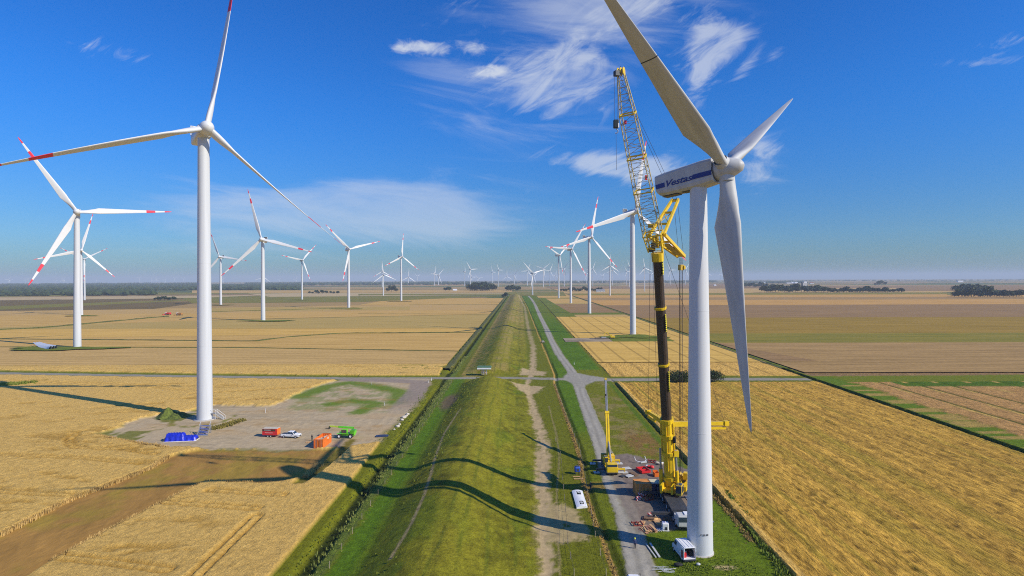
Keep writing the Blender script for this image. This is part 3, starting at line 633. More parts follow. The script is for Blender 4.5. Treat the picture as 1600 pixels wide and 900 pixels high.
def nac_a():
    mb=MB(); prof=[(-9.5,-1.5),(-9.8,1.2),(-8.8,1.75),(1.2,1.9),(2.4,1.5),(2.7,0),(2.4,-1.4),(1.2,-1.95),(-7.5,-1.95)]
    mb.prism(prof,-1.75,1.75); me=mb.mesh('nacelle',[WHITE]); bm=bmesh.new(); bm.from_mesh(me); bmesh.ops.bevel(bm,geom=[e for e in bm.edges],offset=.28,segments=3,affect='EDGES'); bm.to_mesh(me); bm.free()
    for p in me.polygons: p.use_smooth=True
    c=MB(); c.box((-9.2,0,3.15),(.35,3.3,2.1),0,0)
    for y in (-1.75,1.75): c.box((-9.2,y,2.9),(.5,.2,2.9),0,1)
    c.box((-9.2,0,4.3),(.5,3.7,.2),0,1); c.bar((-9.2,-1.6,4.2),(-6.6,-1.6,1.8),.15,mi=1); c.bar((-9.2,1.6,4.2),(-6.6,1.6,1.8),.15,mi=1)
    mast=MB(); mast.tube((-7.5,.6,1.8),(-7.5,.6,3.3),.05,mi=0); mast.box((-7.5,.6,3.3),(.3,.3,.15))
    return me,c.mesh('cooler',[GREYD,WHITE]),mast.mesh('wind_mast',GREYD)
NAC_A,COOL_A,MAST_A=nac_a()
def hub_mesh(r,front,m,n=24):
    M=Matrix.Rotation(R(90),4,'Y')        # z -> x (forward)
    prof=[(r*.78,-r*1.05),(r*.98,-r*.75),(r*1.03,-.1*r),(r*.97,.35*r),(r*.82,.8*r),(r*.55,r*1.15*front),(r*.25,r*1.32*front),(.01,r*1.38*front)]
    mb=MB().lathe(prof,n,0,M)
    return mb.mesh('hub',m)
HUB_A=hub_mesh(1.95,1,WHITE)
def axes(psi,tau):
    a=Vector((math.sin(psi)*math.cos(tau),-math.cos(psi)*math.cos(tau),math.sin(tau))); r=Vector((math.cos(psi),math.sin(psi),0)); u=Vector((-math.sin(psi)*math.sin(tau),math.cos(psi)*math.sin(tau),math.cos(tau)))
    return a,r,u
def turbine(X,Y,hub,psi,az,Rb,red,label,group,pitch=4,tau=5,detail=True):
    psi,tau,az,pitch=R(psi),R(tau),R(az),R(pitch); z0=sag(X,Y); t=empty('wind_turbine',(X,Y,z0),0,label,'wind turbine',group)
    k=Rb/55*1.06; a,r,u=axes(psi,tau); hub-=z0
    k2=max(.75,k)
    tw=link('tower',TW_A,t); tw.scale=(k2,k2,(hub-1.5*k)/88)
    Mn=Matrix((a,r,u)).transposed().to_4x4(); hp=Vector((0,0,hub))+Vector((a.x,a.y,0))*4.5*k
    Mn.translation=hp-a*4.6*k
    nc=link('nacelle',NAC_A,t); nc.matrix_local=Mn@Matrix.Scale(k,4)
    if detail:
        link('cooler',COOL_A,nc); link('wind_mast',MAST_A,nc)
    Mh=Mn.copy(); Mh.translation=hp; hb_=link('hub',HUB_A,t); hb_.matrix_local=Mh@Matrix.Scale(k,4)
    for j in range(3):
        th=az+j*2*math.pi/3; b=u*math.cos(th)+r*math.sin(th); tg=-u*math.sin(th)+r*math.cos(th)
        x=tg*math.cos(pitch)+a*math.sin(pitch); y=b.cross(x); Mb=Matrix((x,y,b)).transposed().to_4x4(); Mb.translation=hp
        bl=link('blade',BL_RED if red else BL_WH,t); bl.matrix_local=Mb@Matrix.Scale(Rb/55,4)
    return t
g1='red striped wind turbines left of the dyke'; g2='red striped wind turbines right of the dyke'; g3='far white wind turbines'
T=[(-94.9,182.5,88.9,38,12,54.3,1,'big white wind turbine with red banded blades standing on the gravel pad',g1),
(-278.2,378.7,86.4,36,327,52.5,1,'red banded wind turbine on a grass patch with spare blades lying beside its foot',g1),
(-535.5,735.7,80.2,42,15,48,1,'red banded wind turbine half hidden behind the tower of the leftmost one',g1),
(-501.7,1019.5,82.5,-2,339,50,1,'red banded wind turbine standing just right of the biggest left tower',g1),
(-260.3,618.6,84.8,6,345,54,1,'red banded wind turbine on a green patch, second tower right of the biggest left one',g1),
(-447,1260,83.8,42,42,46,1,'small red banded wind turbine with one blade pointing up right among the left group',g1),
(-244.5,886.1,87.8,36,75,50,1,'red banded wind turbine whose upper left blade nears the tip of the big turbine blade',g1),
(-217.4,1161.5,86.8,46,6,46,1,'red banded wind turbine with one upright blade, rightmost of the left group',g1),
(91.3,447.8,92.9,22,12,56,1,'tall red banded wind turbine rising behind the crane lattice boom',g2),
(93.5,716.3,92.3,34,15,52,1,'red banded wind turbine second nearest in the row right of the gravel road',g2),
(100.2,1009.5,93,24,33,52,1,'red banded wind turbine third in the row right of the gravel road',g2),
(100,1270,92.3,46,54,44,1,'farthest red banded wind turbine of the right row',g2)]
for i,(X,Y,h,ps,az,Rb,red,lb,gr) in enumerate(T): turbine(X,Y,h,ps,az,Rb,red,lb,gr,pitch=70 if i==0 else 4)
# farther ones: foot px, foot py, hub py, yaw, azimuth, blade length in px, red?
FT=[(132,470,405,30,60,33,1,'small red banded wind turbine with a dark nacelle behind the leftmost tower pair'),
(599,463,429,28,354,20,0,'small white wind turbine with one upright blade among the left group'),
(597,450,424,30,0,16,1,'red tipped far wind turbine hidden behind a white one with an upright blade'),
(638,452,433,30,5,14,0,'white far wind turbine just right of the rightmost red banded one of the left group'),
(412,448,433,20,10,13,0,'white far wind turbine showing low behind the tower of a red banded one'),
(685,450,430,30,42,13,0,'far wind turbine, right one of a close pair before the blue woods'),
(679,448,426,80,20,12,0,'far wind turbine seen edge on, left of a close pair before the blue woods'),
(735,449,421,42,87,14,0,'white far wind turbine above the dark copse with a blade pointing left upward'),
(726,447,424,85,0,12,0,'thin far wind turbine seen edge on at the left end of the dark copse'),
(737.5,446,433,40,90,9,0,'tiny far wind turbine low beside the one above the dark copse'),
(747,445,435,30,80,8,0,'tiny far wind turbine low over the middle of the dark copse'),
(769,448,425,70,335,11,0,'far wind turbine at the right end of the dark copse, blade leaning left'),
(779,448,422,60,330,11,0,'far wind turbine just right of the dark copse with a dark nacelle'),
(792,445,432,30,0,9,0,'tiny far wind turbine with an upright blade left of the dyke end'),
(804,450,431,-18,30,12.5,0,'far wind turbine above the end of the dyke with a blade pointing left'),
(832,461,427,30,75,23,0,'white wind turbine standing at the far end of the gravel road'),
(824,446,423,30,25,12,0,'far wind turbine just left of the one at the gravel road end'),
(834,449,431,30,50,12,0,'far wind turbine hidden behind the one at the gravel road end'),
(849,449,420,10,51,13.5,0,'far wind turbine with Y shaped blades just right of the gravel road end'),
(859,446,423,40,30,12,0,'far wind turbine left of the farthest red banded one of the right row'),
(882,447,420,-40,38,13,0,'far wind turbine between the two farthest red banded ones of the right row'),
(868,443,430,35,20,7,0,'tiny far wind turbine low behind the farthest red banded one of the right row'),
(926,446,420,30,25,12,0,'far wind turbine just right of the second red banded tower of the right row'),
(916,444,428,30,80,9,0,'tiny far wind turbine behind the second red banded tower of the right row'),
(953,451,415,20,3,17,0,'far wind turbine with an upright blade midway between two right row towers'),
(957,446,422,24,10,12,0,'far wind turbine close behind the one midway between two right row towers'),
(983,448,417,60,315,14,0,'far wind turbine beside the tower that rises behind the crane'),
(979,445,424,35,330,9,0,'tiny far wind turbine left of the tower that rises behind the crane'),
(1007,447,419,26,351,15,0,'far wind turbine with an upright blade left of the black crane boom'),
(1017,445,429,30,60,10,0,'tiny far wind turbine touching the left edge of the black crane boom'),
(1047,444,422,30,330,12,0,'far wind turbine just right of the black crane boom'),
(1071,444,421,30,40,12,0,'far wind turbine at the left edge of the big right tower'),
(1106,440,427,30,0,8,0,'tiny far wind turbine between the big right tower and the hanging blade'),
(1126,440,428,30,10,8,0,'tiny far wind turbine behind the hanging blade of the big right turbine')]
for (fx,fy,hy,ps,az,Rp,red,lb) in FT:
    hgt=90.0 if Rp<14.9 or red else 56.0
    if Rp<10: hgt=80.
    D=F*hgt/(fy-hy); X=(fx-800)*D/F; z=hz_at(fx,hy,D)-0; turbine(X+K*0,D,z,ps,az,Rp*D/F*1.06,red,lb,g3,detail=red or Rp>15)
rr=random.Random(5)
for i in range(26):
    px=rr.choice([rr.uniform(5,60),rr.uniform(60,300),rr.uniform(150,480),rr.uniform(640,1000)]); hy=rr.uniform(434.5,438.5) if px<500 else rr.uniform(429,436); D=rr.uniform(7500,11000)
    if px>600: D*=.72
    X=(px-800)*D/F; turbine(X,D,hz_at(px,hy,D),rr.uniform(20,50),rr.uniform(0,120),42,0,'tiny pale wind turbine standing in the haze on the horizon','tiny pale wind turbines in the haze on the horizon',detail=False)

# the near turbine under repair (feathered blades, dark stripe and lettering)
BLUE=mat('stripe_blue',(.022,.035,.21),.4,0,.05,2)
VX,VY=29.29,92.83
def near_turbine():
    psi,tau,az,Rb=R(46),R(6),R(62),39.3; a,r,u=axes(psi,tau)
    t=empty('wind_turbine',(VX,VY,0),0,'near wind turbine with a blue striped lettered nacelle beside the yellow crane','wind turbine','wind turbine under repair')
    tm=tower_mesh(57.3,1.98,1.28,64,(.33,.66),pad=.12); link('tower',tm,t)
    hp=Vector((0,0,59.52))+Vector((a.x,a.y,a.z))*4.5*1.0; hp.z=59.52
    Mn=Matrix((a,r,u)).transposed().to_4x4(); Mn.translation=hp
    # nacelle in its own frame: x forward from the rotor centre, y away, z up
    bm=bmesh.new(); secs=[(-11.35,1.45,1.25,-1.62),(-10.9,1.5,1.32,-2.0),(-9.6,1.62,1.46,-2.15),(-6,1.7,1.66,-2.15),(-3.3,1.72,1.84,-2.05),(-1.5,1.66,1.84,-1.85)]
    rings=[]
    for x,hw,zt,zb in secs:
        pts=[(-hw,zb+.75),(-hw+.12,zb+.32),(-hw+.6,zb),(hw-.6,zb),(hw-.12,zb+.32),(hw,zb+.75),(hw,zt-.42),(hw-.1,zt-.16),(hw-.42,zt),(-hw+.42,zt),(-hw+.1,zt-.16),(-hw,zt-.42)]
        rings.append([bm.verts.new((x,y,z)) for y,z in pts])
    n=12
    for A,B in zip(rings,rings[1:]):
        for i in range(n): bm.faces.new((A[i],A[(i+1)%n],B[(i+1)%n],B[i]))
    bm.faces.new(rings[0]); bm.faces.new(rings[-1][::-1]); bmesh.ops.recalc_face_normals(bm,faces=bm.faces[:])
    me=bpy.data.meshes.new('nacelle'); bm.to_mesh(me); bm.free(); me.materials.append(WORN); nc=link('nacelle',me,t); nc.matrix_local=Mn
    # seam between nacelle and rotor, hatch under the tail, stripe
    s=MB(); s.lathe([(1.68,-.1),(1.72,0),(1.68,.1)],28,0,Matrix.Translation((-1.5,0,-.0))@Matrix.Rotation(R(90),4,'Y')); s.box((-9.3,0,-2.26),(2.6,1.7,.12)); s.box((-6.4,0,-2.22),(1.6,1.5,.1)); s.build('hatch_seam',GREYD,nc)
    def yside(x): 
        for (x0,h0,_,_),(x1,h1,_,_) in zip(secs,secs[1:]):
            if x0<=x<=x1: return -(h0+(h1-h0)*(x-x0)/(x1-x0))
        return -1.5
    def stripe(x0,x1,sl0,sl1):
        m=MB(); xs=[x0+(x1-x0)*i/8 for i in range(9)]; V=[]
        zc=lambda x:-.62+.02*(x+11)
        for k,x in enumerate(xs):
            dx0=sl0 if k==0 else 0; dx1=sl1 if k==8 else 0
            V.append((x,yside(x)-.05,zc(x)-.37)); V.append((x+(sl0 if k==0 else sl1 if k==8 else 0),yside(x)-.05,zc(x)+.37))
        m.add(V,[[2*k,2*k+2,2*k+3,2*k+1] for k in range(8)]); return m
    stripe(-11.18,-9.55,-.1,0).build('stripe',BLUE,nc); stripe(-4.9,-1.6,.28,.0).build('stripe',BLUE,nc)
    cu=bpy.data.curves.new('lettering','FONT'); cu.body='Vestas'; cu.size=1.38; cu.extrude=.012; cu.offset=.022; cu.shear=.35; cu.space_character=.98; cu.align_x='CENTER'; cu.align_y='CENTER'
    tmp=bpy.data.objects.new('tmp',cu); C.objects.link(tmp); bpy.context.view_layer.update(); dg=bpy.context.evaluated_depsgraph_get(); tme=bpy.data.meshes.new_from_object(tmp.evaluated_get(dg)); bpy.data.objects.remove(tmp)
    w_=max(v.co.x for v in tme.vertices)-min(v.co.x for v in tme.vertices); sc=4.5/w_
    for v in tme.vertices:
        x,y,z=v.co*1; x*=sc; X=-7.25+x; zc=-.60+.02*(X+11); v.co=(X,yside(X)-.04-z,zc+y)
    tme.materials.clear(); tme.materials.append(BLUE); tme.name='lettering'; link('lettering',tme,nc)
    # hub and blades
    hm_=hub_mesh(1.62,1.25,WORN,32); hb_=link('hub',hm_,t); hb_.matrix_local=Mn
    bmesh_=blade_mesh('blade',39.3,.95,3.75,False,WORN,twist0=14,prebend=.2,tipc=.2)
    for j in range(3):
        th=az+j*2*math.pi/3; b=u*math.cos(th)+r*math.sin(th); tg=-u*math.sin(th)+r*math.cos(th); p=R(80)
        x=tg*math.cos(p)+a*math.sin(p); y=b.cross(x); Mb=Matrix((x,y,b)).transposed().to_4x4(); Mb.translation=hp
        bl=link('blade',bmesh_ if j!=2 else blade_mesh('blade',39.3,.95,3.75,False,WORN,twist0=14,prebend=.2,tipc=.2,strip=True),t); bl.matrix_local=Mb
        col_=MB().lathe([(1.12,.9),(1.16,1.3),(1.0,2.0)],24); col_.build('blade_collar',WORN,bl)
    # small number on the foot of the tower, facing the camera
    cu=bpy.data.curves.new('num','FONT'); cu.body='V 58 80'; cu.size=.42; cu.extrude=.01; cu.align_x='CENTER'
    tmp=bpy.data.objects.new('tmp',cu); C.objects.link(tmp); bpy.context.view_layer.update(); dg=bpy.context.evaluated_depsgraph_get(); tme=bpy.data.meshes.new_from_object(tmp.evaluated_get(dg)); bpy.data.objects.remove(tmp)
    for v in tme.vertices:
        x,y,z=v.co; ph=R(-90+2)+x/1.98; v.co=((1.985+z)*math.cos(ph),(1.985+z)*math.sin(ph),3.3+y)
    tme.materials.clear(); tme.materials.append(GREYD); link('number',tme,t)
    return t,hp,Mn
near_turbine()
# ------------------------------------------------------------ the big yellow crane
YEL=mat('crane_yellow',(.74,.50,.015),.38,0,.12,1.2); YELD=mat('worn_yellow',(.50,.34,.04),.55,0,.3,2.5); BOOMK=mat('boom_dark_brown',(.050,.036,.028),.4,0,.2,1.0)
BLK=mat('black_rubber',(.02,.02,.022),.8,0,.2,4); GLASS=mat('tinted_glass',(.03,.05,.07),.08,0,.05,2,spec=.8); ROPE=mat('steel_rope',(.07,.065,.07),.6,.3,.1,5)
LGREY=mat('light_grey_paint',(.50,.51,.50),.5,0,.1,2); LAT=mat('lattice_paint',(.52,.44,.20),.55,0,.3,1.5); ORANGE=mat('orange_paint',(.75,.17,.02),.5,0,.12,1.5)
ORW=mat('orange_wood_panel',(.58,.25,.06),.7,0,.2,1.2); RED2=mat('red_paint',(.62,.025,.03),.45,0,.12,2); WHT=mat('white_paint',(.78,.79,.80),.35,0,.04,1.5); CREAM=mat('cream_roof',(.62,.56,.36),.6,0,.08,2)
NAVY=mat('dark_blue_paint',(.03,.05,.12),.5,0,.2,2); WOOD=mat('raw_timber',(.58,.36,.17),.8,0,.25,2,stretch=(1,6,1)); GREEN=mat('machine_green',(.16,.62,.03),.4,0,.1,2); LIME=mat('boom_lime',(.50,.62,.06),.45,0,.1,2)
BLUET=mat('blue_tarpaulin',(.015,.03,.50),.35,0,.25,1.2,bump=.05); BLUEP=mat('blue_paint',(.03,.09,.42),.45,0,.15,2); SKIN=mat('skin',(.50,.28,.19),.6,0,.05,5); VEST=mat('hi_vis_yellow',(.75,.85,.04),.6,0,.08,5); DCL=mat('dark_workwear',(.025,.03,.05),.8,0,.2,6); HIO=mat('hi_vis_orange',(.85,.22,.03),.6,0,.08,5)
STONE=mat('pale_stone',(.55,.50,.42),.85,0,.2,2,bump=.05)
def truss(mb,A,B,wa,wb,da,db,n,rc,rb,up,mi=0,mb_i=None):
    A,B=Vector(A),Vector(B); z=(B-A).normalized(); x=Vector(up).cross(z).normalized(); y=z.cross(x); mb_i=mi if mb_i is None else mb_i
    def P(t,i): 
        w_=(wa+(wb-wa)*t)/2; d_=(da+(db-da)*t)/2; sx,sy=((-1,-1),(1,-1),(1,1),(-1,1))[i]; return A.lerp(B,t)+x*sx*w_+y*sy*d_
    for i in range(4): mb.tube(P(0,i),P(1,i),rc,rc,6,mi)
    for k in range(n):
        t0,t1=k/n,(k+1)/n
        for i in range(4):
            j=(i+1)%4; mb.tube(P(t1,i),P(t1,j),rb,rb,4,mb_i,False)
            mb.tube(P(t0,i if k%2 else j),P(t1,j if k%2 else i),rb,rb,4,mb_i,False)
    return P
def wheel(parent,c,r,wd,axis='X',rimm=None):
    M=Matrix.Translation(c)@(Matrix.Rotation(R(90),4,'Y') if axis=='X' else Matrix.Rotation(R(90),4,'X'))
    t=MB().lathe([(r*.55,-wd/2),(r*.9,-wd/2),(r,-wd*.3),(r,wd*.3),(r*.9,wd/2),(r*.55,wd/2)],16,0,M).build('wheel',BLK,parent)
    MB().lathe([(.01,-wd*.38),(r*.5,-wd*.42),(r*.58,-wd*.48),(r*.58,wd*.48),(r*.5,wd*.42),(.01,wd*.38)],14,0,M).build('rim',rimm or LGREY,t)
def big_crane():
    t=empty('mobile_crane',(29.6,110,0),R(3),'large yellow mobile crane with black boom and tall lattice jib beside the near turbine','mobile crane')
    t.location=(0,0,0); t.rotation_euler=(0,0,0)
    Mc=Matrix.Translation((29.9,109.5,0))@Matrix.Rotation(R(-3),4,'Z')      # carrier frame: y away
    W=lambda p:Mc@Vector(p)
    ch=MB().box((0,0,1.25),(2.6,17,.7),0,0,0,Mc).box((0,1.5,1.72),(3.0,12,.25),0,0,0,Mc); ch.box((0,-7.0,1.5),(3.0,1.6,.9),0,1,0,Mc); ch.build('carrier',[GREYD,LGREY],t)
    cb=MB().box((-.1,-8.6,1.75),(2.9,2.0,1.9),0,0,.18,Mc).build('driver_cab',LGREY,t); MB().box((-.1,-9.56,2.1),(2.5,.16,.8),0,0,0,Mc).build('windscreen',GLASS,cb); MB().box((.5,-8.4,2.78),(1.6,1.3,.14),0,0,0,Mc).build('roof_hatch',WHT,cb)
    for sx in (-1,1):
        for y in (-7.2,-5.5,-2.2,0,3.6,5.3,7.2): 
            p=W((sx*1.25,y,.68)); wheel(t,p,.68,.5,'X')
    for y in (-4.2,6.0):
        for sx in (-1,1):
            o=MB().box((sx*2.9,y,1.05),(4.2,.5,.45),0,0,0,Mc); a=W((sx*4.6,y,1.1)); b=W((sx*4.6,y,.2)); o.tube(a,b,.16); ol=o.build('outrigger',GREYD,t)
            MB().lathe([(.01,.02),(.75,.02),(.75,.2),(.01,.2)],10,0,Matrix.Translation(W((sx*4.6,y,0)))).box((sx*4.6,y,.02+.0),(2.2,2.2,.12),0,0,0,Mc).build('outrigger_pad',WOOD if sx<0 else STEEL,ol)
    B0=Vector((30.6,115.0,2.2)); P1=Vector((26.1,106.2,47.6)); d=(P1-B0).normalized(); at=lambda z:B0+d*((z-B0.z)/d.z)
    back=Vector((.42,.84,0)).normalized(); side=Vector((.89,-.44,0)).normalized()
    Ms=Matrix((side,back,Vector((0,0,1)))).transposed().to_4x4(); Ms.translation=(30.4,114.6,0)
    s=MB().lathe([(1.5,1.85),(1.5,2.1),(.01,2.12)],20,1,Ms).box((0,1.0,2.45),(2.9,6.8,.6),0,0,0,Ms).box((1.25,1.4,3.2),(.5,3.6,1.1),0,0,0,Ms).box((-1.25,1.4,3.2),(.5,3.6,1.1),0,0,0,Ms)
    s.box((-1.0,-1.9,2.9),(.35,2.6,1.5),0,0,0,Ms).box((1.0,-1.9,2.9),(.35,2.6,1.5),0,0,0,Ms); s.build('slewing_deck',[YEL,GREYD],t)
    oc=MB().box((2.3,-2.4,3.2),(1.15,2.0,1.9),0,0,.12,Ms).build('operator_cab',YELD,t); MB().box((2.3,-3.42,3.35),(.95,.1,1.3),0,0,0,Ms).box((2.92,-2.5,3.4),(.08,1.5,1.1),0,0,0,Ms).box((2.3,-2.6,4.18),(.9,1.2,.06),0,0,0,Ms).build('cab_window',GLASS,oc)
    for k,(y,m_) in enumerate(((4.6,GREYD),(5.5,YEL))):
        MB().box((0,y,2.7+.3*k),(4.6-.8*k,.85,1.7-.5*k),0,0,.08,Ms).build('counterweight',m_,t)
    for y,x in ((2.6,.9),(3.4,1.9),(2.4,2.3)):
        wv=MB(); wv.lathe([(.75,-.55),(.75,-.45),(.5,-.42),(.5,.42),(.75,.45),(.75,.55)],16,0,Ms@Matrix.Translation((x,y,3.9))@Matrix.Rotation(R(90),4,'Y')); wv.build('winch',YELD,t)
    pl=MB().box((2.9,.2,2.9),(.7,3.2,.9),0,0,0,Ms).box((2.7,1.6,4.6),(.9,1.1,1.3),0,0,.1,Ms); pl.build('engine_housing',YEL,t)
    hr=MB()
    for x in (1.6,3.3):
        for y in (-1.2,.4,2.0): hr.tube(Ms@Vector((x,y,3.2)),Ms@Vector((x,y,4.4)),.03,mi=0)
        hr.tube(Ms@Vector((x,-1.2,4.4)),Ms@Vector((x,2.0,4.4)),.03)
    hr.build('handrail',YEL,t)
    # boom
    def octo(a,b,w0,h0,w1,h1,mi,mb):
        a,b=Vector(a),Vector(b); z=(b-a).normalized(); x=back.cross(z).normalized()*-1; y=z.cross(x)
        V=[]
        for p,w_,h_ in ((a,w0,h0),(b,w1,h1)):
            for i in range(14):
                th=2*math.pi*i/14; cx=math.copysign(abs(math.cos(th))**.55,math.cos(th)); sy=math.copysign(abs(math.sin(th))**.75,math.sin(th)); V.append(p+x*cx*w_/2+y*sy*h_/2)
        mb.add(V,[[i,(i+1)%14,(i+1)%14+14,i+14] for i in range(14)]+[list(range(14))[::-1],list(range(14,28))],mi)
    bb=MB(); octo(at(2.4),at(16.2),1.9,2.3,1.9,2.2,0,bb); bb.build('base_boom',YEL,t)
    fr=MB()
    for z in (4.5,9.6,13,16.0): 
        q=MB(); octo(at(z-.35),at(z+.35),2.4,2.7,2.4,2.7,0,q); fr.add(q.v,q.f)
    for sx in (-1,1): fr.bar(at(9.8)+side*sx*1.15,at(16)+side*sx*1.15,.22,.5)
    fr.bar(at(6)-back*1.3,at(16)-back*1.25,.25,.3); fr.box(at(9.6)+side*1.3+Vector((0,-.4,0)),(.9,1,1.1)); fr.build('boom_frame',YEL,t)
    ld=MB(); ld.bar(at(11.8)+side*1.35-back*.5,at(12.9)+side*1.35-back*.5,.5,.6); ld.build('hose_reel',BLK,t)
    for sx in (-1,1):
        a=at(2.2)+side*sx*1.55-back*.9; b=at(10.2)+side*sx*1.45-back*.4; m_=a.lerp(b,.5); MB().tube(a,m_,.36,.36,12).build('lift_cylinder',YEL,t); MB().tube(m_,b,.2,.2,10).build('piston_rod',STEEL,t)
    tb=MB(); zs=[16.2,26.9,37.5,46.2]
    for k in range(3): octo(at(zs[k]),at(zs[k+1]),1.78-.08*k,2.05-.08*k,1.78-.08*k,2.05-.08*k,0,tb)
    tb.build('telescopic_boom',BOOMK,t)
    for z in (26.9,37.5):
        q=MB(); octo(at(z-.2),at(z+.2),2.05,2.4,2.05,2.4,0,q); q.build('boom_collar',YEL,t)
    lb=MB()
    for z0,z1,nn in ((43.6,46.0,5),(33.2,36.3,8),(21.9,25.6,9)):
        e=.95
        lb.bar(at(z0)+side*e*1.0-back*.55,at(z1)+side*e*1.0-back*.55,.12,.62,0)
        for i in range(nn):
            z=z0+(z1-z0)*(i+.5)/nn; lb.bar(at(z-.09)+side*(e+.0)-back*.88,at(z+.06)+side*(e+.0)-back*.88,.3,.05,1)
    lb.build('boom_label',[mat('label_yellow',(.80,.70,.03),.5,0,.05,2),BLK],t)
    q=MB(); octo(at(46.0),at(47.5),2.0,2.3,2.1,2.4,0,q); q.box(at(48.0)-side*1.2,(.7,1.0,.7),0,1); q.bar(at(47.4)+side*.9,at(50.6)+side*.9,.3,.5,0); q.bar(at(47.4)-side*.8,at(50.6)-side*.5,.22,.3,0); q.build('boom_head',[YEL,GREYD],t)
    # jib foot section, jib, head
    J0=at(48.0)+Vector((-.2,-.1,0)); J1=Vector((22.9,102.6,58.0)); J2=Vector((19.2,97.6,70.0)); J3=Vector((17.75,95.6,76.0)); upj=back
    jb=MB(); truss(jb,J0,J0.lerp(J1,.28),2.5,3.0,2.0,2.5,4,.10,.06,upj,1,1); truss(jb,J0.lerp(J1,.28),J1,3.0,3.0,2.5,2.3,7,.085,.045,upj,0,2); truss(jb,J1,J2,3.0,2.4,2.3,1.9,10,.08,.042,upj,0,2); truss(jb,J2,J3,2.4,1.0,1.9,.9,6,.08,.04,upj,0,2)
    for p_,w_ in ((J0.lerp(J1,.28),3.2),(J1,3.1),(J1.lerp(J2,.45),2.9),(J2,2.5)):
        z=(J2-J1).normalized(); x=back.cross(z).normalized(); y=z.cross(x)
        for a_,b_ in (((-1,-1),(1,-1)),((-1,1),(1,1)),((-1,-1),(-1,1)),((1,-1),(1,1))): jb.bar(p_+x*a_[0]*w_/2+y*a_[1]*w_*.38,p_+x*b_[0]*w_/2+y*b_[1]*w_*.38,.2,.2,1)
    jb.build('lattice_jib',[LAT,YEL,mat('lattice_brace',(.33,.29,.17),.6,0,.2,2)],t)
    jf=MB(); jf.box(J0.lerp(J1,.08),(1.1,1.0,1.0),R(25),1); jf.bar(J0.lerp(J1,.05)+side*.4,J0.lerp(J1,.26)+side*.6,.45,.8,0); MB().tube(J0.lerp(J1,.42)-side*.5,J0.lerp(J1,.42)+side*.5,.38,.38,12,0).build('jib_winch',YELD,t); jf.box(J0-side*.9+Vector((0,0,.1)),(1.3,.7,.6),R(20),1); jf.build('jib_foot',[YELD,GREYD],t)
    jh=MB(); 
    for sx in (-.45,0,.45): jh.lathe([(.62,-.1),(.7,-.05),(.7,.05),(.62,.1),(.01,.1)],14,0,Matrix.Translation(J3+side*sx+Vector((0,0,.3)))@Matrix((back,Vector((0,0,1)),side)).transposed().to_4x4())
    jh.box(J3+Vector((-.7,-.3,-.1)),(.9,.8,.8),R(20),1); jh.bar(J3+Vector((0,0,.3)),J3+Vector((-.1,0,1.2)),.07,mi=1); jh.build('jib_head',[YEL,GREYD],t)
    fl=MB().box(J2.lerp(J1,.12)+Vector((-.9,-.9,0)),(.35,.35,.6)); fl.box(J1.lerp(J2,.17)+Vector((.6,-1.0,0)),(.3,.3,.8)); fl.build('red_flag',RED2,t)
    # two masts at the back of the jib
    Q=at(50.6); E1=Vector((31.5,113.9,58.0)); E2=Vector((33.3,116.4,47.2))
    for E,wd in ((E1,1.3),(E2,1.5)):
        m=MB(); z=(E-Q).normalized(); x=side; y=z.cross(x).normalized()
        for sx in (-1,1): m.bar(Q+x*sx*wd,E+x*sx*wd*.45,.34,.62,0,up=y)
        for k in (.3,.62,.97): 
            w_=wd*(1-.55*k); m.bar(Q.lerp(E,k)-x*w_,Q.lerp(E,k)+x*w_,.4,.4,0)
        m.bar(Q.lerp(E,.3)-x*wd*.8,Q.lerp(E,.62)+x*wd*.6,.12,.12,1); m.bar(Q.lerp(E,.3)+x*wd*.8,Q.lerp(E,.62)-x*wd*.6,.12,.12,1)
        if E is E2: m.bar(Q.lerp(E,.35)+y*.15,Q.lerp(E,.9)+y*.15,1.2,.12,2,up=y); 
        m.build('jib_mast',[YEL,YELD,mat('tan_plate',(.45,.36,.16),.6,0,.1,2)],t); MB().lathe([(.4,-.3),(.45,0),(.4,.3),(.01,.3)],12,0,Matrix.Translation(E)@Matrix((z,Vector((0,0,1)).cross(z).normalized(),x)).transposed().to_4x4()).build('sheave',GREYD,t)
    M1=MB(); mid=J2.lerp(J1,.0)+back*2.3+side*.9
    rp_=MB(); r0=.035
    for sx in (-.35,.35):
        rp_.line([J3+side*sx+back*.5,mid+side*sx*.6,E1+side*sx],r0,4); rp_.line([E1+side*sx,E2+side*sx*1.3],r0,4)
    rp_.line([J2,mid],.05,4)
    for sx in (-.9,-.3,.3,.9): rp_.line([E2+side*sx*.35+Vector((0,0,-.3)),E2+side*sx*.3+Vector((-.1,-.2,-1.6))],r0,4)
    blk=E2+Vector((-.15,-.3,-2.2)); foot=Vector((33.9,119.6,3.6))
    for sx in (-.28,.0,.28): rp_.line([blk+side*sx,foot+side*sx],.06,4)
    rp_.line([at(47.6)-side*1.3,Vector((27.6,120.3,15.6))],r0,4); rp_.line([at(47.6)+side*1.3,Vector((41.2,115.0,14.8))],r0,4); rp_.line([at(47.6)+side*.9-back*1.2,at(16.5)+side*1.2-back*1.3],.03,4); rp_.line([at(47.6)-side*.6-back*1.3,at(16)-side*1.4-back*1.1],.03,4)
    rp_.build('wire_rope',ROPE,t)
    MB().box(blk,(.8,.8,1.1),R(25)).box(blk+Vector((.5,-.1,0)),(.3,.7,.7),R(25),1).build('pulley_block',[YELD,YEL],t)
    # hook block hanging from the jib head
    hx=Vector((J3.x-.95,J3.y-.6,0)); hz=68.0
    rr=MB(); 
    for sx in (-.22,.22): rr.line([Vector((hx.x+sx,hx.y,J3.z+.1)),Vector((hx.x+sx,hx.y,hz))],.028,4)
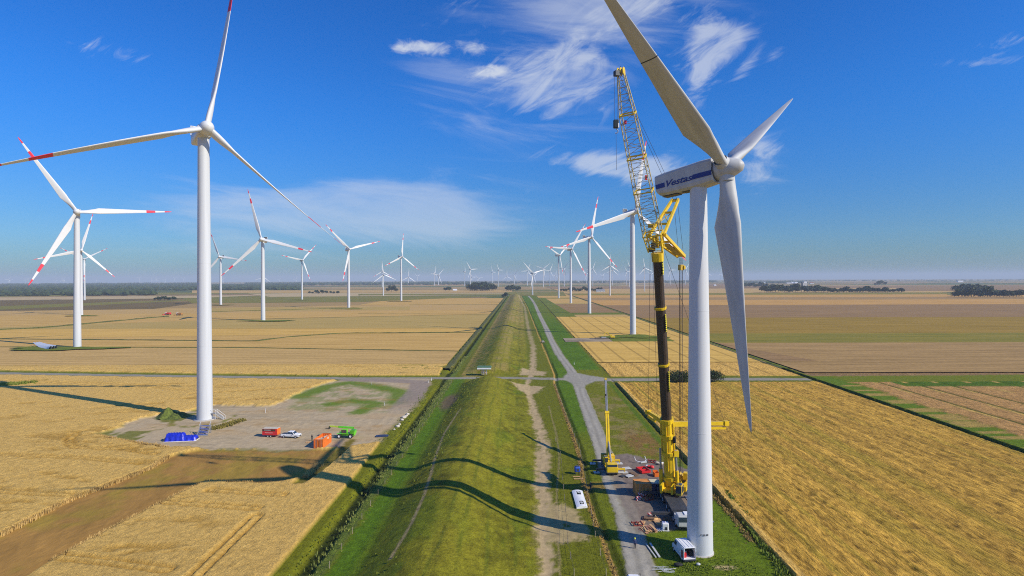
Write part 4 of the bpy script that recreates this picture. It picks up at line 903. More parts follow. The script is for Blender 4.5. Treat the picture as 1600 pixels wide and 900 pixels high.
    rr.line([Vector((hx.x,hx.y,hz-1.8)),Vector((hx.x+.05,hx.y,60.3))],.03,4); rr.build('hoist_rope',ROPE,t)
    hbk=MB().box((hx.x,hx.y,hz-.3),(.85,.7,1.35),0,0,.12).box((hx.x+.35,hx.y-.38,hz-.6),(.2,.05,.7),0,1).build('hook_block',[mat('hook_block_dark',(.02,.03,.035),.5,0,.1,2),WHT],t)
    hk=MB(); pts=[Vector((hx.x+.32*math.sin(a),hx.y,hz-1.45-.32*math.cos(a)+.0)) for a in [R(-30+i*25) for i in range(9)]]; hk.line([Vector((hx.x,hx.y,hz-1)),pts[-1]]+pts[::-1],.07,6); hk.build('hook',STEEL,hbk)
    # guying arms near the top of the base boom
    for e in (Vector((41.4,115.0,14.7)),Vector((27.6,120.5,15.7))):
        a=at(15.2); m=MB(); m.bar(a,a.lerp(e,.62),.75,.9); m.bar(a.lerp(e,.6),e,.5,.65); m.box(e,(.9,.9,.9),R(15)); m.bar(a.lerp(e,.6)+Vector((0,0,-.9)),e+Vector((0,0,-.9)),.35,.5); m.build('guying_arm',YEL,t)
big_crane()
def small_crane():
    t=empty('mobile_crane',(21.6,133,0),0,'small yellow mobile crane parked on the gravel road with its boom raised away','mobile crane')
    L=lambda n,mb,m,p=None:mb.build(n,m,p or t)
    L('carrier',MB().box((0,0,.95),(2.3,8.6,.5)).box((0,-1,1.25),(2.4,5,.15),0,1),[GREYD,YEL])
    cb=L('driver_cab',MB().box((0,-4.0,1.35),(2.45,1.7,1.2),0,0,.12).box((0,-3.9,2.2),(2.3,1.4,.9),0,0,.16),YEL); MB().box((0,-4.64,2.2),(2.1,.12,.62)).build('windscreen',GLASS,cb); MB().box((0,-4.88,.8),(2.4,.12,.18)).build('bumper',GREYD,cb)
    for sx in (-1,1):
        for y in (-3.7,-.2,1.4,3.2): wheel(t,(sx*1.0,y,.6),.6,.45)
        for y in (-2.3,3.9):
            ol=L('outrigger',MB().box((sx*2.0,y,.85),(2.3,.35,.35)).tube((sx*3.1,y,.9),(sx*3.1,y,.2),.1),YEL if sx>0 else GREYD); MB().box((sx*3.1,y,.12),(1.3,1.3,.16)).build('outrigger_pad',LGREY,ol)
    L('slewing_deck',MB().box((0,.8,1.9),(2.2,4.6,.9)).box((1.0,2.4,2.1),(1.2,2,1.0)),YEL); L('counterweight',MB().box((0,3.3,2.0),(2.5,1.0,1.2),0,0,.06),YELD)
    oc=L('operator_cab',MB().box((-.85,-1.2,2.6),(.8,1.5,1.5),0,0,.1),YEL); MB().box((-.85,-1.98,2.7),(.65,.08,1.0)).box((-.85,-1.3,3.37),(.6,1,.04)).build('cab_window',GLASS,oc)
    a=Vector((.2,1.8,2.9)); e=Vector((2.3,18.8,16.6)); mid=a.lerp(e,.52); up=Vector((0,-.6,.8))
    L('base_boom',MB().bar(a-(e-a)*.04,mid,.85,1.0,0,up=up),YEL); L('boom_collar',MB().bar(mid-(e-a)*.012,mid+(e-a)*.02,1.0,1.2,0,up=up),YEL); L('telescopic_boom',MB().bar(mid,e,.5,.62,0,up=up),STEEL); L('boom_head',MB().bar(e,e+(e-a)*.03,.6,.9,0,up=up),YELD)
    L('lift_cylinder',MB().tube(Vector((.2,-1.6,2.1)),a.lerp(e,.22),.2),STEEL); L('wire_rope',MB().line([e+Vector((0,-.5,0)),a+Vector((0,-.4,.6))],.03,4),ROPE)
    hk=L('hook_block',MB().box(a.lerp(e,.8)+Vector((-.25,-.6,-.3)),(.4,.4,.9)),BLK)
small_crane()

# ------------------------------------------------------------ vehicles
def side_body(mb,prof,hw,z0w=None,bev=.08,M=None,mi=0):
    """car body from a side outline (y,z) with the glasshouse drawn in toward the top"""
    me=MB(); V=[];n=len(prof)
    for sx in (-1,1):
        for y,z,k in prof: V.append((sx*hw*k,y,z))
    F_=[list(range(n)),list(range(2*n-1,n-1,-1))]+[[i,i+n,(i+1)%n+n,(i+1)%n] for i in range(n)]
    bm=bmesh.new(); vs=[bm.verts.new(v) for v in V]
    for f in F_: bm.faces.new([vs[i] for i in f])
    bmesh.ops.recalc_face_normals(bm,faces=bm.faces[:]); bmesh.ops.bevel(bm,geom=bm.edges[:],offset=bev,segments=2,affect='EDGES'); bm.verts.index_update()
    mb.add([v.co.copy() for v in bm.verts],[[v.index for v in f.verts] for f in bm.faces],mi,False,M); bm.free(); return mb
def van(loc,rz,open_rear,label):
    t=empty('van',(*loc,0),rz,label,'van')
    prof=[(-2.4,.35,1),(-2.4,1.3,1),(-2.33,2.15,.92),(-2.1,2.28,.88),(.9,2.28,.86),(1.15,2.2,.86),(1.75,1.35,.95),(2.35,1.05,.95),(2.45,.4,.96)]
    b=MB()
    if open_rear:   # hollow shell: sides, roof, floor, nose
        side_body(b,[(1.0,.35,1),(1.0,1.3,1),(1.0,2.2,.87),(1.15,2.2,.86),(1.75,1.35,.95),(2.35,1.05,.95),(2.45,.4,.96)],.95)
        b.box((0,-.65,.5),(1.86,3.4,.2)); 
        for sx in (-1,1):
            V=[(sx*.95,-2.35,.4),(sx*.95,1.05,.4),(sx*.95,1.05,1.3),(sx*.95,-2.35,1.3),(sx*.85,1.05,2.2),(sx*.85,-2.35,2.2)]; V+=[(x-sx*.06,y,z) for x,y,z in V]
            b.add(V,[(0,1,2,3),(3,2,4,5),(6,9,8,7),(9,11,10,8),(0,3,9,6),(3,5,11,9)])
        b.box((0,-.65,2.23),(1.72,3.45,.1),0,0,.04)
        for x in (-.55,0,.55): b.box((x,-.65,2.3),(.08,3.2,.04))
    else: side_body(b,prof,.95,bev=.14)
    body=b.build('body',WHT,t)
    MB().bar((0,1.22,2.12),(0,1.72,1.42),1.5,.04,0,up=(1,0,0)).build('windscreen',GLASS,t) if False else MB().add([(-.78,1.2,2.16),(.78,1.2,2.16),(.85,1.78,1.38),(-.85,1.78,1.38)],[(0,1,2,3)]).build('windscreen',GLASS,t)
    sw=MB()
    for sx in (-1,1): sw.add([(sx*.965,.45,1.38),(sx*.965,1.5,1.38),(sx*.90,1.1,2.0),(sx*.90,.45,2.0)],[(0,1,2,3)])
    for sx in (-1,1):
        w1=MB().add([(sx*.968,.45,1.38),(sx*.968,1.5,1.38),(sx*.905,1.1,2.0),(sx*.905,.45,2.0)],[(0,1,2,3)]).build('side_window',GLASS,t)
        for y in (-1.5,1.6): wheel(t,(sx*.85,y,.34),.34,.22)
    if open_rear:
        MB().box((0,.9,1.3),(1.7,.1,1.7)).box((.55,-.9,1.0),(.5,1.6,.9),0,0).build('load_bulkhead',BLK,t)
        MB().box((-.55,-1.7,.95),(.4,.5,.65)).build('red_toolbox',RED2,t); MB().box((-.3,-1.2,1.1),(.35,.4,.4)).build('box',LGREY,t)
        for sx,an in ((-1,R(100)),(1,R(-100))):
            D=MB().box((-sx*.43,0,0),(.86,.07,1.8),0,0,.03); d=D.build('rear_door',WHT,t); d.location=(sx*.93,-2.38,1.3); d.rotation_euler=(0,0,an*1.0); MB().box((-sx*.43,.05,-.1),(.62,.03,1.2)).build('door_lining',mat('brown_lining',(.22,.12,.09),.7,0,.2,3),d)
        MB().box((0,-2.45,.42),(1.8,.15,.2)).build('bumper',GREYD,t)
    else:
        MB().add([(-.7,-2.42,1.4),(.7,-2.42,1.4),(.66,-2.38,2.0),(-.66,-2.38,2.0)],[(0,1,2,3)]).build('rear_window',GLASS,t); MB().box((.9,.9,2.33),(.1,.5,.06)).build('roof_bar',BLK,t)
van((26.35,91.6),R(7),True,'white van with both rear doors open parked against the tower foot')
van((16.4,80.4),R(-6),False,'white van on the gravel road, cut by the bottom edge of the photo')
def pickup():
    x,y=G(455,683.5); t=empty('pickup_truck',(x,y,0),R(-98),'white double cab pickup truck parked on the pad in front of the red trailer','pickup truck')
    b=MB(); side_body(b,[(-2.6,.45,1),(-2.6,1.02,1),(-2.5,1.06,.97),(-.85,1.06,.97),(-.6,1.72,.80),(.75,1.74,.80),(1.35,1.14,.93),(2.4,1.0,.93),(2.62,.75,.95),(2.62,.42,.95)],.93); b.build('body',WHT,t)
    MB().box((0,-1.72,1.08),(1.5,1.5,.04)).build('cargo_bed',GREYD,t)
    MB().add([(-.68,.86,1.66),(.68,.86,1.66),(.8,1.3,1.2),(-.8,1.3,1.2)],[(0,1,2,3)]).build('windscreen',GLASS,t)
    for sx in (-1,1):
        for y0,y1,y2,y3 in ((-.68,.12,.12,-.55),(.18,1.1,.72,.18)):
            MB().add([(sx*.91,y0,1.16),(sx*.91,y1,1.16),(sx*.765,y2,1.66),(sx*.765,y3,1.66)],[(0,1,2,3)]).build('side_window',GLASS,t)
        for yy in (-1.65,1.7): wheel(t,(sx*.82,yy,.38),.38,.26)
        MB().box((sx*.7,2.6,.85),(.4,.08,.2)).build('headlight',LGREY,t); MB().box((sx*1.02,1.05,1.2),(.2,.12,.18)).build('mirror',BLK,t)
    MB().box((0,2.66,.7),(.9,.06,.3)).build('grille',BLK,t)
    MB().box((-.935,.35,.85),(.02,.35,.3)).build('door_badge',BLK,t)
pickup()
def trailer():
    x,y=G(424,682); t=empty('box_trailer',(x,y,0),R(-95),'red box trailer with a dark lettered side behind the white pickup','trailer')
    MB().box((0,0,1.45),(2.0,4.2,1.7),0,0,.03).build('body',RED2,t); MB().box((0,0,2.36),(1.94,4.15,.1),0,0,.03).build('roof',mat('sand_roof',(.55,.50,.38),.6,0,.1,2),t)
    for sx in (-1,1):
        s=MB().box((sx*1.012,-.2,1.95),(.02,3.6,.55)).build('side_band',mat('brown_band',(.07,.045,.03),.5,0,.1,2),t)
        MB().box((sx*1.025,-.6,2.0),(.012,1.9,.16)).box((sx*1.025,-.2,1.25),(.012,2.2,.12)).build('lettering',mat('pale_lettering',(.65,.55,.48),.5,0,.1,9),s)
        for yy in (-.45,.35): wheel(t,(sx*.95,yy,.33),.33,.22)
    MB().box((0,2.115,1.5),(1.9,.03,1.55)).build('front_panel',ORANGE,t)
    MB().bar((-.6,2.1,.55),(0,3.5,.5),.1).bar((.6,2.1,.55),(0,3.5,.5),.1).build('drawbar',GREYD,t)
trailer()
def telehandler():
    x,y=G(541,683.5); t=empty('telehandler',(x,y,0),R(88),'bright green telehandler with its boom held over the open orange container','telehandler')
    # local: +y forward (toward the container)
    MB().box((0,-.2,.95),(1.5,4.4,.6),0,0,.08).box((.0,-1.9,1.6),(1.9,1.4,1.0),0,0,.15).build('body',GREEN,t)
    c=MB().box((-.65,.2,1.75),(.85,1.6,1.3),0,0,.12).build('cab',GREEN,t); MB().box((-.65,1.02,1.9),(.7,.06,.8)).box((-1.09,.2,1.9),(.04,1.2,.8)).box((-.2,.2,1.9),(.04,1.2,.8)).build('cab_window',GLASS,c)
    for sx in (-1,1):
        for yy in (-1.5,1.6): wheel(t,(sx*1.0,yy,.6),.6,.45,rimm=WHT)
        MB().box((sx*1.0,1.6,1.28),(.5,1.3,.12),0,0,.04).build('mudguard',GREEN,t)
    MB().bar((.5,-2.0,2.5),(.45,2.2,2.75),.4,.5).build('base_boom',GREEN,t); MB().bar((.45,2.0,2.75),(.4,4.6,2.95),.3,.38).build('telescopic_boom',LIME,t)
    MB().box((.4,4.7,2.6),(1.2,.15,.7)).bar((0,4.75,2.3),(0,5.9,2.3),.12).bar((.8,4.75,2.3),(.8,5.9,2.3),.12).build('fork_carriage',BLK,t)
telehandler()
def container(name,loc,rz,L,Wd,H,m,label,open_top=False,fill=None,roof=None):
    t=empty(name,(*loc,0),rz,label,'container')
    w=MB(); n=int(L/.28)
    def wall(a,b,flip):
        a,b=Vector(a),Vector(b); d=b-a; k=int(d.length/.14); nrm=Vector((d.y,-d.x,0)).normalized()*flip; V=[];Fc=[]
        for i in range(k+1):
            p=a+d*i/k+nrm*(-.035 if (i//2)%2 else 0.0); V+= [p+Vector((0,0,.12)),p+Vector((0,0,H-.05))]
        for i in range(k): Fc.append((2*i,2*i+2,2*i+3,2*i+1))
        w.add(V,Fc)
    x,y=Wd/2-.04,L/2-.04
    wall((-x,-y,0),(-x,y,0),-1); wall((x,-y,0),(x,y,0),1); wall((-x,y,0),(x,y,0),-1)
    w.build('walls',m,t)
    f=MB()
    for sx in (-1,1):
        for sy in (-1,1): f.box((sx*(Wd/2-.06),sy*(L/2-.06),H/2),(.14,.14,H))
        f.box((sx*(Wd/2-.05),0,.08),(.12,L-.2,.16)); f.box((sx*(Wd/2-.05),0,H-.06),(.12,L-.2,.12))
        f.box((0,sx*(L/2-.05),.08),(Wd-.2,.12,.16)); f.box((0,sx*(L/2-.05),H-.06),(Wd-.2,.12,.12))
    f.build('frame',m,t)
    for sx in (-1,1):
        d=MB().box((sx*Wd/4,-L/2+.05,H/2),(Wd/2-.12,.05,H-.28)).build('door',m,t); MB().tube((sx*Wd/4-.15,-L/2-.01,.2),(sx*Wd/4-.15,-L/2-.01,H-.15),.025,n=6).tube((sx*Wd/4+.2,-L/2-.01,.2),(sx*Wd/4+.2,-L/2-.01,H-.15),.025,n=6).build('locking_bar',STEEL if not roof else m,d)
    MB().box((0,0,.1),(Wd-.2,L-.2,.06)).build('floor',GREYD,t)
    if open_top:
        if fill:
            g=MB(); rr=random.Random(3)
            for i in range(26): g.box((rr.uniform(-.8,.8),rr.uniform(-L/2+.6,L/2-.8),rr.uniform(H*.45,H*.82)),(rr.uniform(.3,1.3),rr.uniform(.2,1.6),rr.uniform(.1,.5)),rr.uniform(0,3))
            g.build('load',fill,t)
    else:
        r=MB(); k=int(L/.2); V=[];Fc=[]
        for i in range(k+1): yy=-L/2+.08+(L-.16)*i/k; zz=H-.02-(.035 if (i//2)%2 else 0); V+=[(-Wd/2+.08,yy,zz),(Wd/2-.08,yy,zz)]
        for i in range(k): Fc.append((2*i,2*i+1,2*i+3,2*i+2))
        r.add(V,Fc); r.build('roof',roof or m,t)
    return t
x,y=G(498,701); container('open_container',(x,y+3.2),R(-3),6.1,2.35,2.3,ORANGE,'orange open top container filled with packaging on the gravel pad',True,mat('packaging',(.62,.50,.36),.7,0,.3,1.5))
x,y=G(1006,776); container('site_container',(x,y+1.5),R(2),3.0,3.0,2.5,ORW,'ribbed orange brown site container standing left of the big crane')
x,y=G(1025,776); container('site_container',(x+.1,y+1.6),R(2),2.9,2.0,2.5,NAVY,'dark blue site container with a cream roof between the orange one and crane',roof=CREAM)

# ------------------------------------------------------------ people (one skinned figure each, small in the picture)
def person(loc,rz,label,top,trouser,helmet=None,arms=((.25,-.05,-.1),(-.22,.12,-.05)),stride=.12,vest=None):
    t=empty('person',(*loc,0),rz,label,'person')
    J={'pel':(0,0,.95),'w':(0,0,1.12),'ch':(0,0,1.36),'nk':(0,.0,1.50),'hb':(0,-.01,1.58),'hd':(0,-.02,1.66),'ht':(0,-.01,1.74)}
    rad={'pel':.15,'w':.13,'ch':.15,'nk':.055,'hb':.07,'hd':.095,'ht':.06}; E=[('pel','w'),('w','ch'),('ch','nk'),('nk','hb'),('hb','hd'),('hd','ht')]
    for s_,(ax,ay,az) in zip((1,-1),arms):
        p='r' if s_>0 else 'l'
        J[p+'sh']=(s_*.19,0,1.42); J[p+'el']=(s_*.26,-.03,1.14); J[p+'wr']=(s_*.22+ax*.3,-.18+ay,.95+az*0+.02); J[p+'pm']=(s_*.22+ax*.3,-.25+ay,.91)
        rad.update({p+'sh':.065,p+'el':.048,p+'wr':.032,p+'pm':.036}); E+=[('ch',p+'sh'),(p+'sh',p+'el'),(p+'el',p+'wr'),(p+'wr',p+'pm')]
        for k,(fx,fl) in enumerate(((-.03,.075),(-.01,.085),(.01,.08),(.03,.065))):
            q=J[p+'pm']; a_=p+'f%d'%k; b_=a_+'b'; J[a_]=(q[0]+fx,q[1]-.05,q[2]-.03); J[b_]=(q[0]+fx,q[1]-.05-fl*.4,q[2]-.03-fl*.8); rad[a_]=.009; rad[b_]=.007; E+=[(p+'pm',a_),(a_,b_)]
        q=J[p+'pm']; J[p+'t']=(q[0]-s_*.05,q[1]-.02,q[2]-.01); rad[p+'t']=.01; E.append((p+'pm',p+'t'))
        sy=stride*s_
        J[p+'hp']=(s_*.10,0,.90); J[p+'kn']=(s_*.11,-.03+sy*.6,.50); J[p+'an']=(s_*.12,sy,.09); J[p+'to']=(s_*.13,sy-.17,.04); rad.update({p+'hp':.10,p+'kn':.065,p+'an':.045,p+'to':.04}); E+=[('pel',p+'hp'),(p+'hp',p+'kn'),(p+'kn',p+'an'),(p+'an',p+'to')]
    names=list(J); me=bpy.data.meshes.new('body'); me.from_pydata([J[k] for k in names],[(names.index(a),names.index(b)) for a,b in E],[])
    o=bpy.data.objects.new('tmp',me); C.objects.link(o); sk=o.modifiers.new('s','SKIN'); 
    for v,k in zip(me.skin_vertices[0].data,names): v.radius=(rad[k],rad[k]*(.8 if k in('pel','w','ch') else 1)); v.use_root=(k=='pel')
    su=o.modifiers.new('u','SUBSURF'); su.levels=1; bpy.context.view_layer.update(); m2=bpy.data.meshes.new_from_object(o.evaluated_get(bpy.context.evaluated_depsgraph_get())); bpy.data.objects.remove(o)
    for m in (SKIN,top,trouser,BLK): m2.materials.append(m)
    for p in m2.polygons:
        z=p.center.z; x=abs(p.center.x); hand=(x>.15 and p.center.y<-.2-.0 and .7<z<.98)
        p.material_index=0 if (z>1.49 or hand) else 1 if z>.97 else 3 if z<.12 else 2; p.use_smooth=True
        if x>.17 and z<1.0 and not hand and z>.75: p.material_index=1
    m2.name='body'; b=link('body',m2,t)
    fc=MB(); fc.ball((-.03,-.105,1.665),.012,5,0); fc.ball((.03,-.105,1.665),.012,5,0); fc.box((0,-.115,1.64),(.02,.03,.035),0,1); fc.box((0,-.105,1.60),(.045,.01,.01),0,2); fc.ball((.095,0,1.65),.02,5,1); fc.ball((-.095,0,1.65),.02,5,1); fc.build('face',[BLK,SKIN,RED2],t)
    if helmet: MB().lathe([(.135,1.69),(.118,1.71),(.112,1.76),(.08,1.82),(.01,1.84)],14).build('hard_hat',helmet,t)
    else: MB().ball((0,.01,1.72),.1,7,0,(1,1.05,.75)).build('hair',mat('dark_hair',(.03,.02,.015),.8,0,.2,9),t)
    if vest: MB().lathe([(.185,1.0),(.19,1.15),(.195,1.3),(.18,1.42),(.1,1.47)],16,0,Matrix.Diagonal((1,.82,1,1))).build('safety_vest',vest,t)
    return t
person(G(923,766),R(20),'person in dark clothes and a yellow hard hat on the verge below the small crane',DCL,DCL,VEST)
person(G(992,858),R(-10),'person in dark blue with a yellow hard hat walking in the tower shadow',mat('blue_workwear',(.04,.06,.14),.8,0,.2,6),DCL,VEST)
person(G(487.5,689),R(160),'person in dark clothes standing left of the orange open container',DCL,DCL)
person(G(1066,826),R(40),'left one of two people in black beside the near tower',DCL,DCL); person(G(1071.5,828),R(-30),'right one of two people in black beside the near tower',DCL,DCL)

# ------------------------------------------------------------ site clutter by the cranes
def at3(px,py,z=0): x,y=G(px,py); return (x,y,z)
def nacelle_panel():
    a=Vector(G(893.5,769)); b=Vector(G(910,769)); c=Vector(G(918,794)); d=Vector(G(901,795.5)); ctr=(a+b+c+d)/4
    t=empty('roof_panel',(ctr.x,ctr.y,0),0,'long white hatched cover panel lying on the grass left of the gravel road','cover panel')
    A,B_,C_,D_=[Vector((p.x-ctr.x,p.y-ctr.y,0)) for p in (d,c,b,a)]; V=[];Fc=[];n=8;m=10
    for j in range(m+1):
        for i in range(n+1):
            p=A.lerp(B_,i/n).lerp(D_.lerp(C_,i/n),j/m); u=i/n*2-1; v=j/m; V.append((p.x,p.y,.28+.22*(1-u*u)+.03*math.sin(v*9)))
    holes={(j*n+i) for j in (1,2) for i in (3,4,5)}|{(j*n+i) for j in (7,8) for i in (3,4,5)}
    top=MB(); 
    for j in range(m):
        for i in range(n):
            k=j*(n+1)+i
            if j*n+i not in holes: Fc.append((k,k+1,k+n+2,k+n+1))
    top.add(V,Fc); e=[*range(n+1)],[*range(m*(n+1),(m+1)*(n+1))],[j*(n+1) for j in range(m+1)],[j*(n+1)+n for j in range(m+1)]
    for seq in e:
        W_=[V[i] for i in seq]+[(V[i][0],V[i][1],.03) for i in seq]; q=len(seq); top.add(W_,[(i,i+1,i+1+q,i+q) for i in range(q-1)])
    top.build('shell',WHT,t)
    for j in (2,8.5):
        p=A.lerp(B_,.56).lerp(D_.lerp(C_,.56),j/m); MB().box((p.x,p.y,.22),(.95,1.7,.1),R(10)).build('hatch',GLASS if j>5 else GREYD,t)
        MB().box((p.x,p.y,.50),(.5,.9,.05),R(10)).build('hatch_lid',LGREY,t)
nacelle_panel()
def gen():
    t=empty('generator',at3(902,741),R(10),'small blue cabinet on a dark stand in the grass by the planks','generator')
    MB().box((0,0,1.15),(1.15,1.0,1.1),0,0,.15).build('housing',BLUEP,t); MB().box((0,0,1.75),(.7,.6,.16),0,0,.04).build('lid',NAVY,t)
    for sx in (-1,1):
        for sy in (-1,1): MB().box((sx*.45,sy*.38,.3),(.1,.1,.6)).build('leg',GREYD,t)
    MB().box((0,-.52,1.1),(.5,.04,.5)).build('panel',GREYD,t)
gen()
def plank(px,py,L,rz,m,label,w_=.3,h_=.12,group=None,cat='plank',z=None):
    x,y=G(px,py); o=MB().box((0,0,h_/2+.03),(w_,L,h_)).build('plank',m); o.location=(x,y,z or 0.1); o.rotation_euler=(0,0,rz); tag(o,label,cat,group)
plank(901,746,1.6,R(85),WOOD,'upper one of two pale planks in the grass by the blue cabinet',group='planks in the grass'); plank(904,749.5,2.0,R(88),WOOD,'lower one of two pale planks in the grass by the blue cabinet',group='planks in the grass')
plank(1017,862,4.6,R(6),LGREY,'left one of two long grey bars in the shadow left of the van',.18,.12,'bars in the shade','metal bar'); plank(1023,861,4.8,R(4),LGREY,'right one of two long grey bars in the shadow left of the van',.3,.12,'bars in the shade','metal bar')
STRIPE=bpy.data.materials.new('red_white_stripe'); STRIPE.use_nodes=True
def _stripe():
    nt=STRIPE.node_tree; n=nt.nodes; l=nt.links; tc=n.new('ShaderNodeTexCoord'); wv=n.new('ShaderNodeTexWave'); wv.bands_direction='DIAGONAL'; wv.inputs['Scale'].default_value=1.1; l.new(tc.outputs['Object'],wv.inputs['Vector'])
    cr=n.new('ShaderNodeValToRGB'); cr.color_ramp.interpolation='CONSTANT'; cr.color_ramp.elements[0].color=(.65,.02,.04,1); cr.color_ramp.elements[1].position=.5; cr.color_ramp.elements[1].color=(.75,.74,.74,1); l.new(wv.outputs['Fac'],cr.inputs[0]); l.new(cr.outputs[0],n['Principled BSDF'].inputs['Base Color'])
_stripe()
def barrier(px,py,w_,rz,label):
    t=empty('striped_barrier',at3(px,py),rz,label,'barrier','red and white striped boards by the crane')
    MB().box((0,0,.62),(w_,.05,.42)).build('board',STRIPE,t); MB().box((0,0,.14),(w_,.05,.2)).build('board',STRIPE,t)
    for sx in (-1,1): MB().box((sx*w_*.42,0,.42),(.07,.1,.84)).box((sx*w_*.42,0,.04),(.12,.6,.08)).build('stand',BLK,t)
barrier(999,782,1.3,R(20),'red and white striped board lying leftmost below the orange brown container'); barrier(1007,778,1.5,R(35),'red and white striped board right under the orange brown container'); barrier(1018,808,1.5,R(8),'red and white striped board above the timber pile')
barrier(1001,777,1.2,R(-30),'red and white striped board between two others below the orange brown container')
def timber_pile():
    t=empty('timber_pile',at3(1012,829),R(10),'pile of orange timber boards on the grass edge beside the road','timber pile'); rr=random.Random(2)
    for i in range(11): 
        o=MB().box((0,0,0),(rr.uniform(.35,.6),rr.uniform(1.6,2.4),.09)).build('board',WOOD if i%4 else mat('dark_timber',(.30,.15,.10),.8,0,.2,2),t); o.location=(-.9+.21*i,rr.uniform(-.3,.5),.1+.09*(i%5)); o.rotation_euler=(rr.uniform(-.05,.05),0,rr.uniform(-.35,.35))
timber_pile()
def tubes():
    t=empty('white_pipes',at3(1024,829),0,'bundle of short white pipes right of the timber pile','pipes')
    for i,(x,a) in enumerate(((-.35,.5),(0,.42),(.4,.38),(.75,.45))): MB().tube((x,.7,.12),(x+math.sin(a)*1.3,.7-math.cos(a)*1.3,.12),.07).build('pipe',WHT,t)
tubes()
def tank():
    t=empty('liquid_tank',at3(1039.5,828),R(-8),'white cage tank with a dark hole in front standing right of the timber pile','tank')
    MB().box((0,0,.75),(1.1,1.1,1.05),0,0,.12).box((0,0,.1),(1.2,1.2,.16)).build('tank_body',WHT,t); MB().box((-.2,.1,1.3),(.35,.3,.06)).build('cap',BLUEP,t); MB().box((.1,-.57,.45),(.34,.04,.5)).build('outlet',BLK,t)
tank()
def red_tray():
    t=empty('red_skip',at3(1005,737),R(14),'open red tray skip on the dark hardstanding behind the orange brown container','skip'); s=MB()
    s.box((0,0,.2),(2.0,3.1,.08)); 
    for sx in (-1,1): s.box((sx*.98,0,.45),(.12,3.1,.55))
    s.box((0,-1.5,.42),(1.9,.12,.5)); s.box((0,1.5,.42),(1.9,.12,.5)); s.build('tray',RED2,t); MB().box((0,0,.42),(1.5,.12,.3)).build('divider',RED2,t); MB().box((.5,.6,.4),(.5,.4,.3)).build('crate',GREYD,t)
red_tray()
def ring():
    t=empty('tube_rack',at3(1001,722),R(10),'white curved tube rack behind the red tray skip','rack'); m=MB(); P_=[Vector((1.3*math.cos(a),.8*math.sin(a),.55+.25*math.sin(a))) for a in [R(180+i*15) for i in range(13)]]; m.line(P_,.08,6); m.line([P_[0],P_[0]+Vector((0,.5,.6))],.07,6); m.line([P_[-1],P_[-1]+Vector((-.1,.5,.6))],.07,6); m.line([P_[3],Vector((P_[3].x,P_[3].y,0))],.05,5); m.line([P_[9],Vector((P_[9].x,P_[9].y,0))],.05,5); m.build('tube',WHT,t)
    MB().box((.3,-.9,.25),(1.6,.35,.3),R(10)).build('crossbeam',LGREY,t)
ring()
def obox():
    t=empty('orange_box',at3(1025,744),R(5),'small open orange box with a red inside left of the big boom','box'); s=MB(); s.box((0,0,.08),(1.0,1.3,.08))
    for sx in (-1,1): s.box((sx*.5,0,.5),(.06,1.3,.85))
    s.box((0,-.65,.5),(1.0,.06,.85)); s.box((0,.65,.6),(1.0,.06,1.1)); s.build('walls',ORANGE,t); MB().box((0,0,.45),(.9,1.2,.1)).build('load',RED2,t)
obox()
def bags(px,py,n,label,m,seed,cat='heap'):
    t=empty('material_heap',at3(px,py),0,label,cat); rr=random.Random(seed)
    for i in range(n): MB().ball((rr.uniform(-.7,.7),rr.uniform(-.5,.5),.25+.12*(i%2)),rr.uniform(.28,.42),6,0,(1.3,.9,.65)).build('bag',m if i%3 else WHT,t)
bags(1016,731,6,'heap of pale bags and red sheets right of the red tray skip',RED2,1); bags(1031,726,5,'heap of pale tan sacks behind the small orange box',mat('tan_sack',(.5,.44,.33),.8,0,.2,2),2)
for i,(px,py,s_,lb) in enumerate(((968,739,1.5,'grey square ground plate nearest right of the small crane cab'),(979,733,1.8,'grey ground plate tilted behind the others right of the small crane'),(983,745,1.7,'pale ground plate lowest right of the small crane'),(973,745,1.3,'narrow dark ground plate lowest beside the small crane cab'))):
    o=MB().box((0,0,.12),(s_,s_*.8,.14),0,0,.03).build('ground_plate',LGREY if i!=3 else GREYD); o.location=at3(px,py,.1); o.rotation_euler=(0,0,R(15*i)); tag(o,lb,'ground plate','ground plates by the small crane')
def gas():
    x,y=G(1047,893); t=empty('grass_debris',(x,y,0),R(80),'flat bundle of grey green sticks in the grass below the white van','debris'); rr=random.Random(4)
    for i in range(14): a=rr.uniform(-.4,.4); MB().tube((rr.uniform(-1,1),rr.uniform(-1,1),.25),(rr.uniform(-1,1)+a,rr.uniform(-1,1)+1.6,.3),.035,n=5).build('stick',LGREY,t)
gas()
o=MB().ball((0,0,.2),.45,7,0,(1.5,1,.5)).build('black_sack',BLK); o.location=at3(1060,885,.1); tag(o,'black sack lying in the grass just below the van','sack')
o=MB().ball((0,0,.15),.3,6,0,(1.2,1,.6)).build('grey_stone',LGREY); o.location=at3(1091,884,.1); tag(o,'grey stone in the grass right of the van','stone')

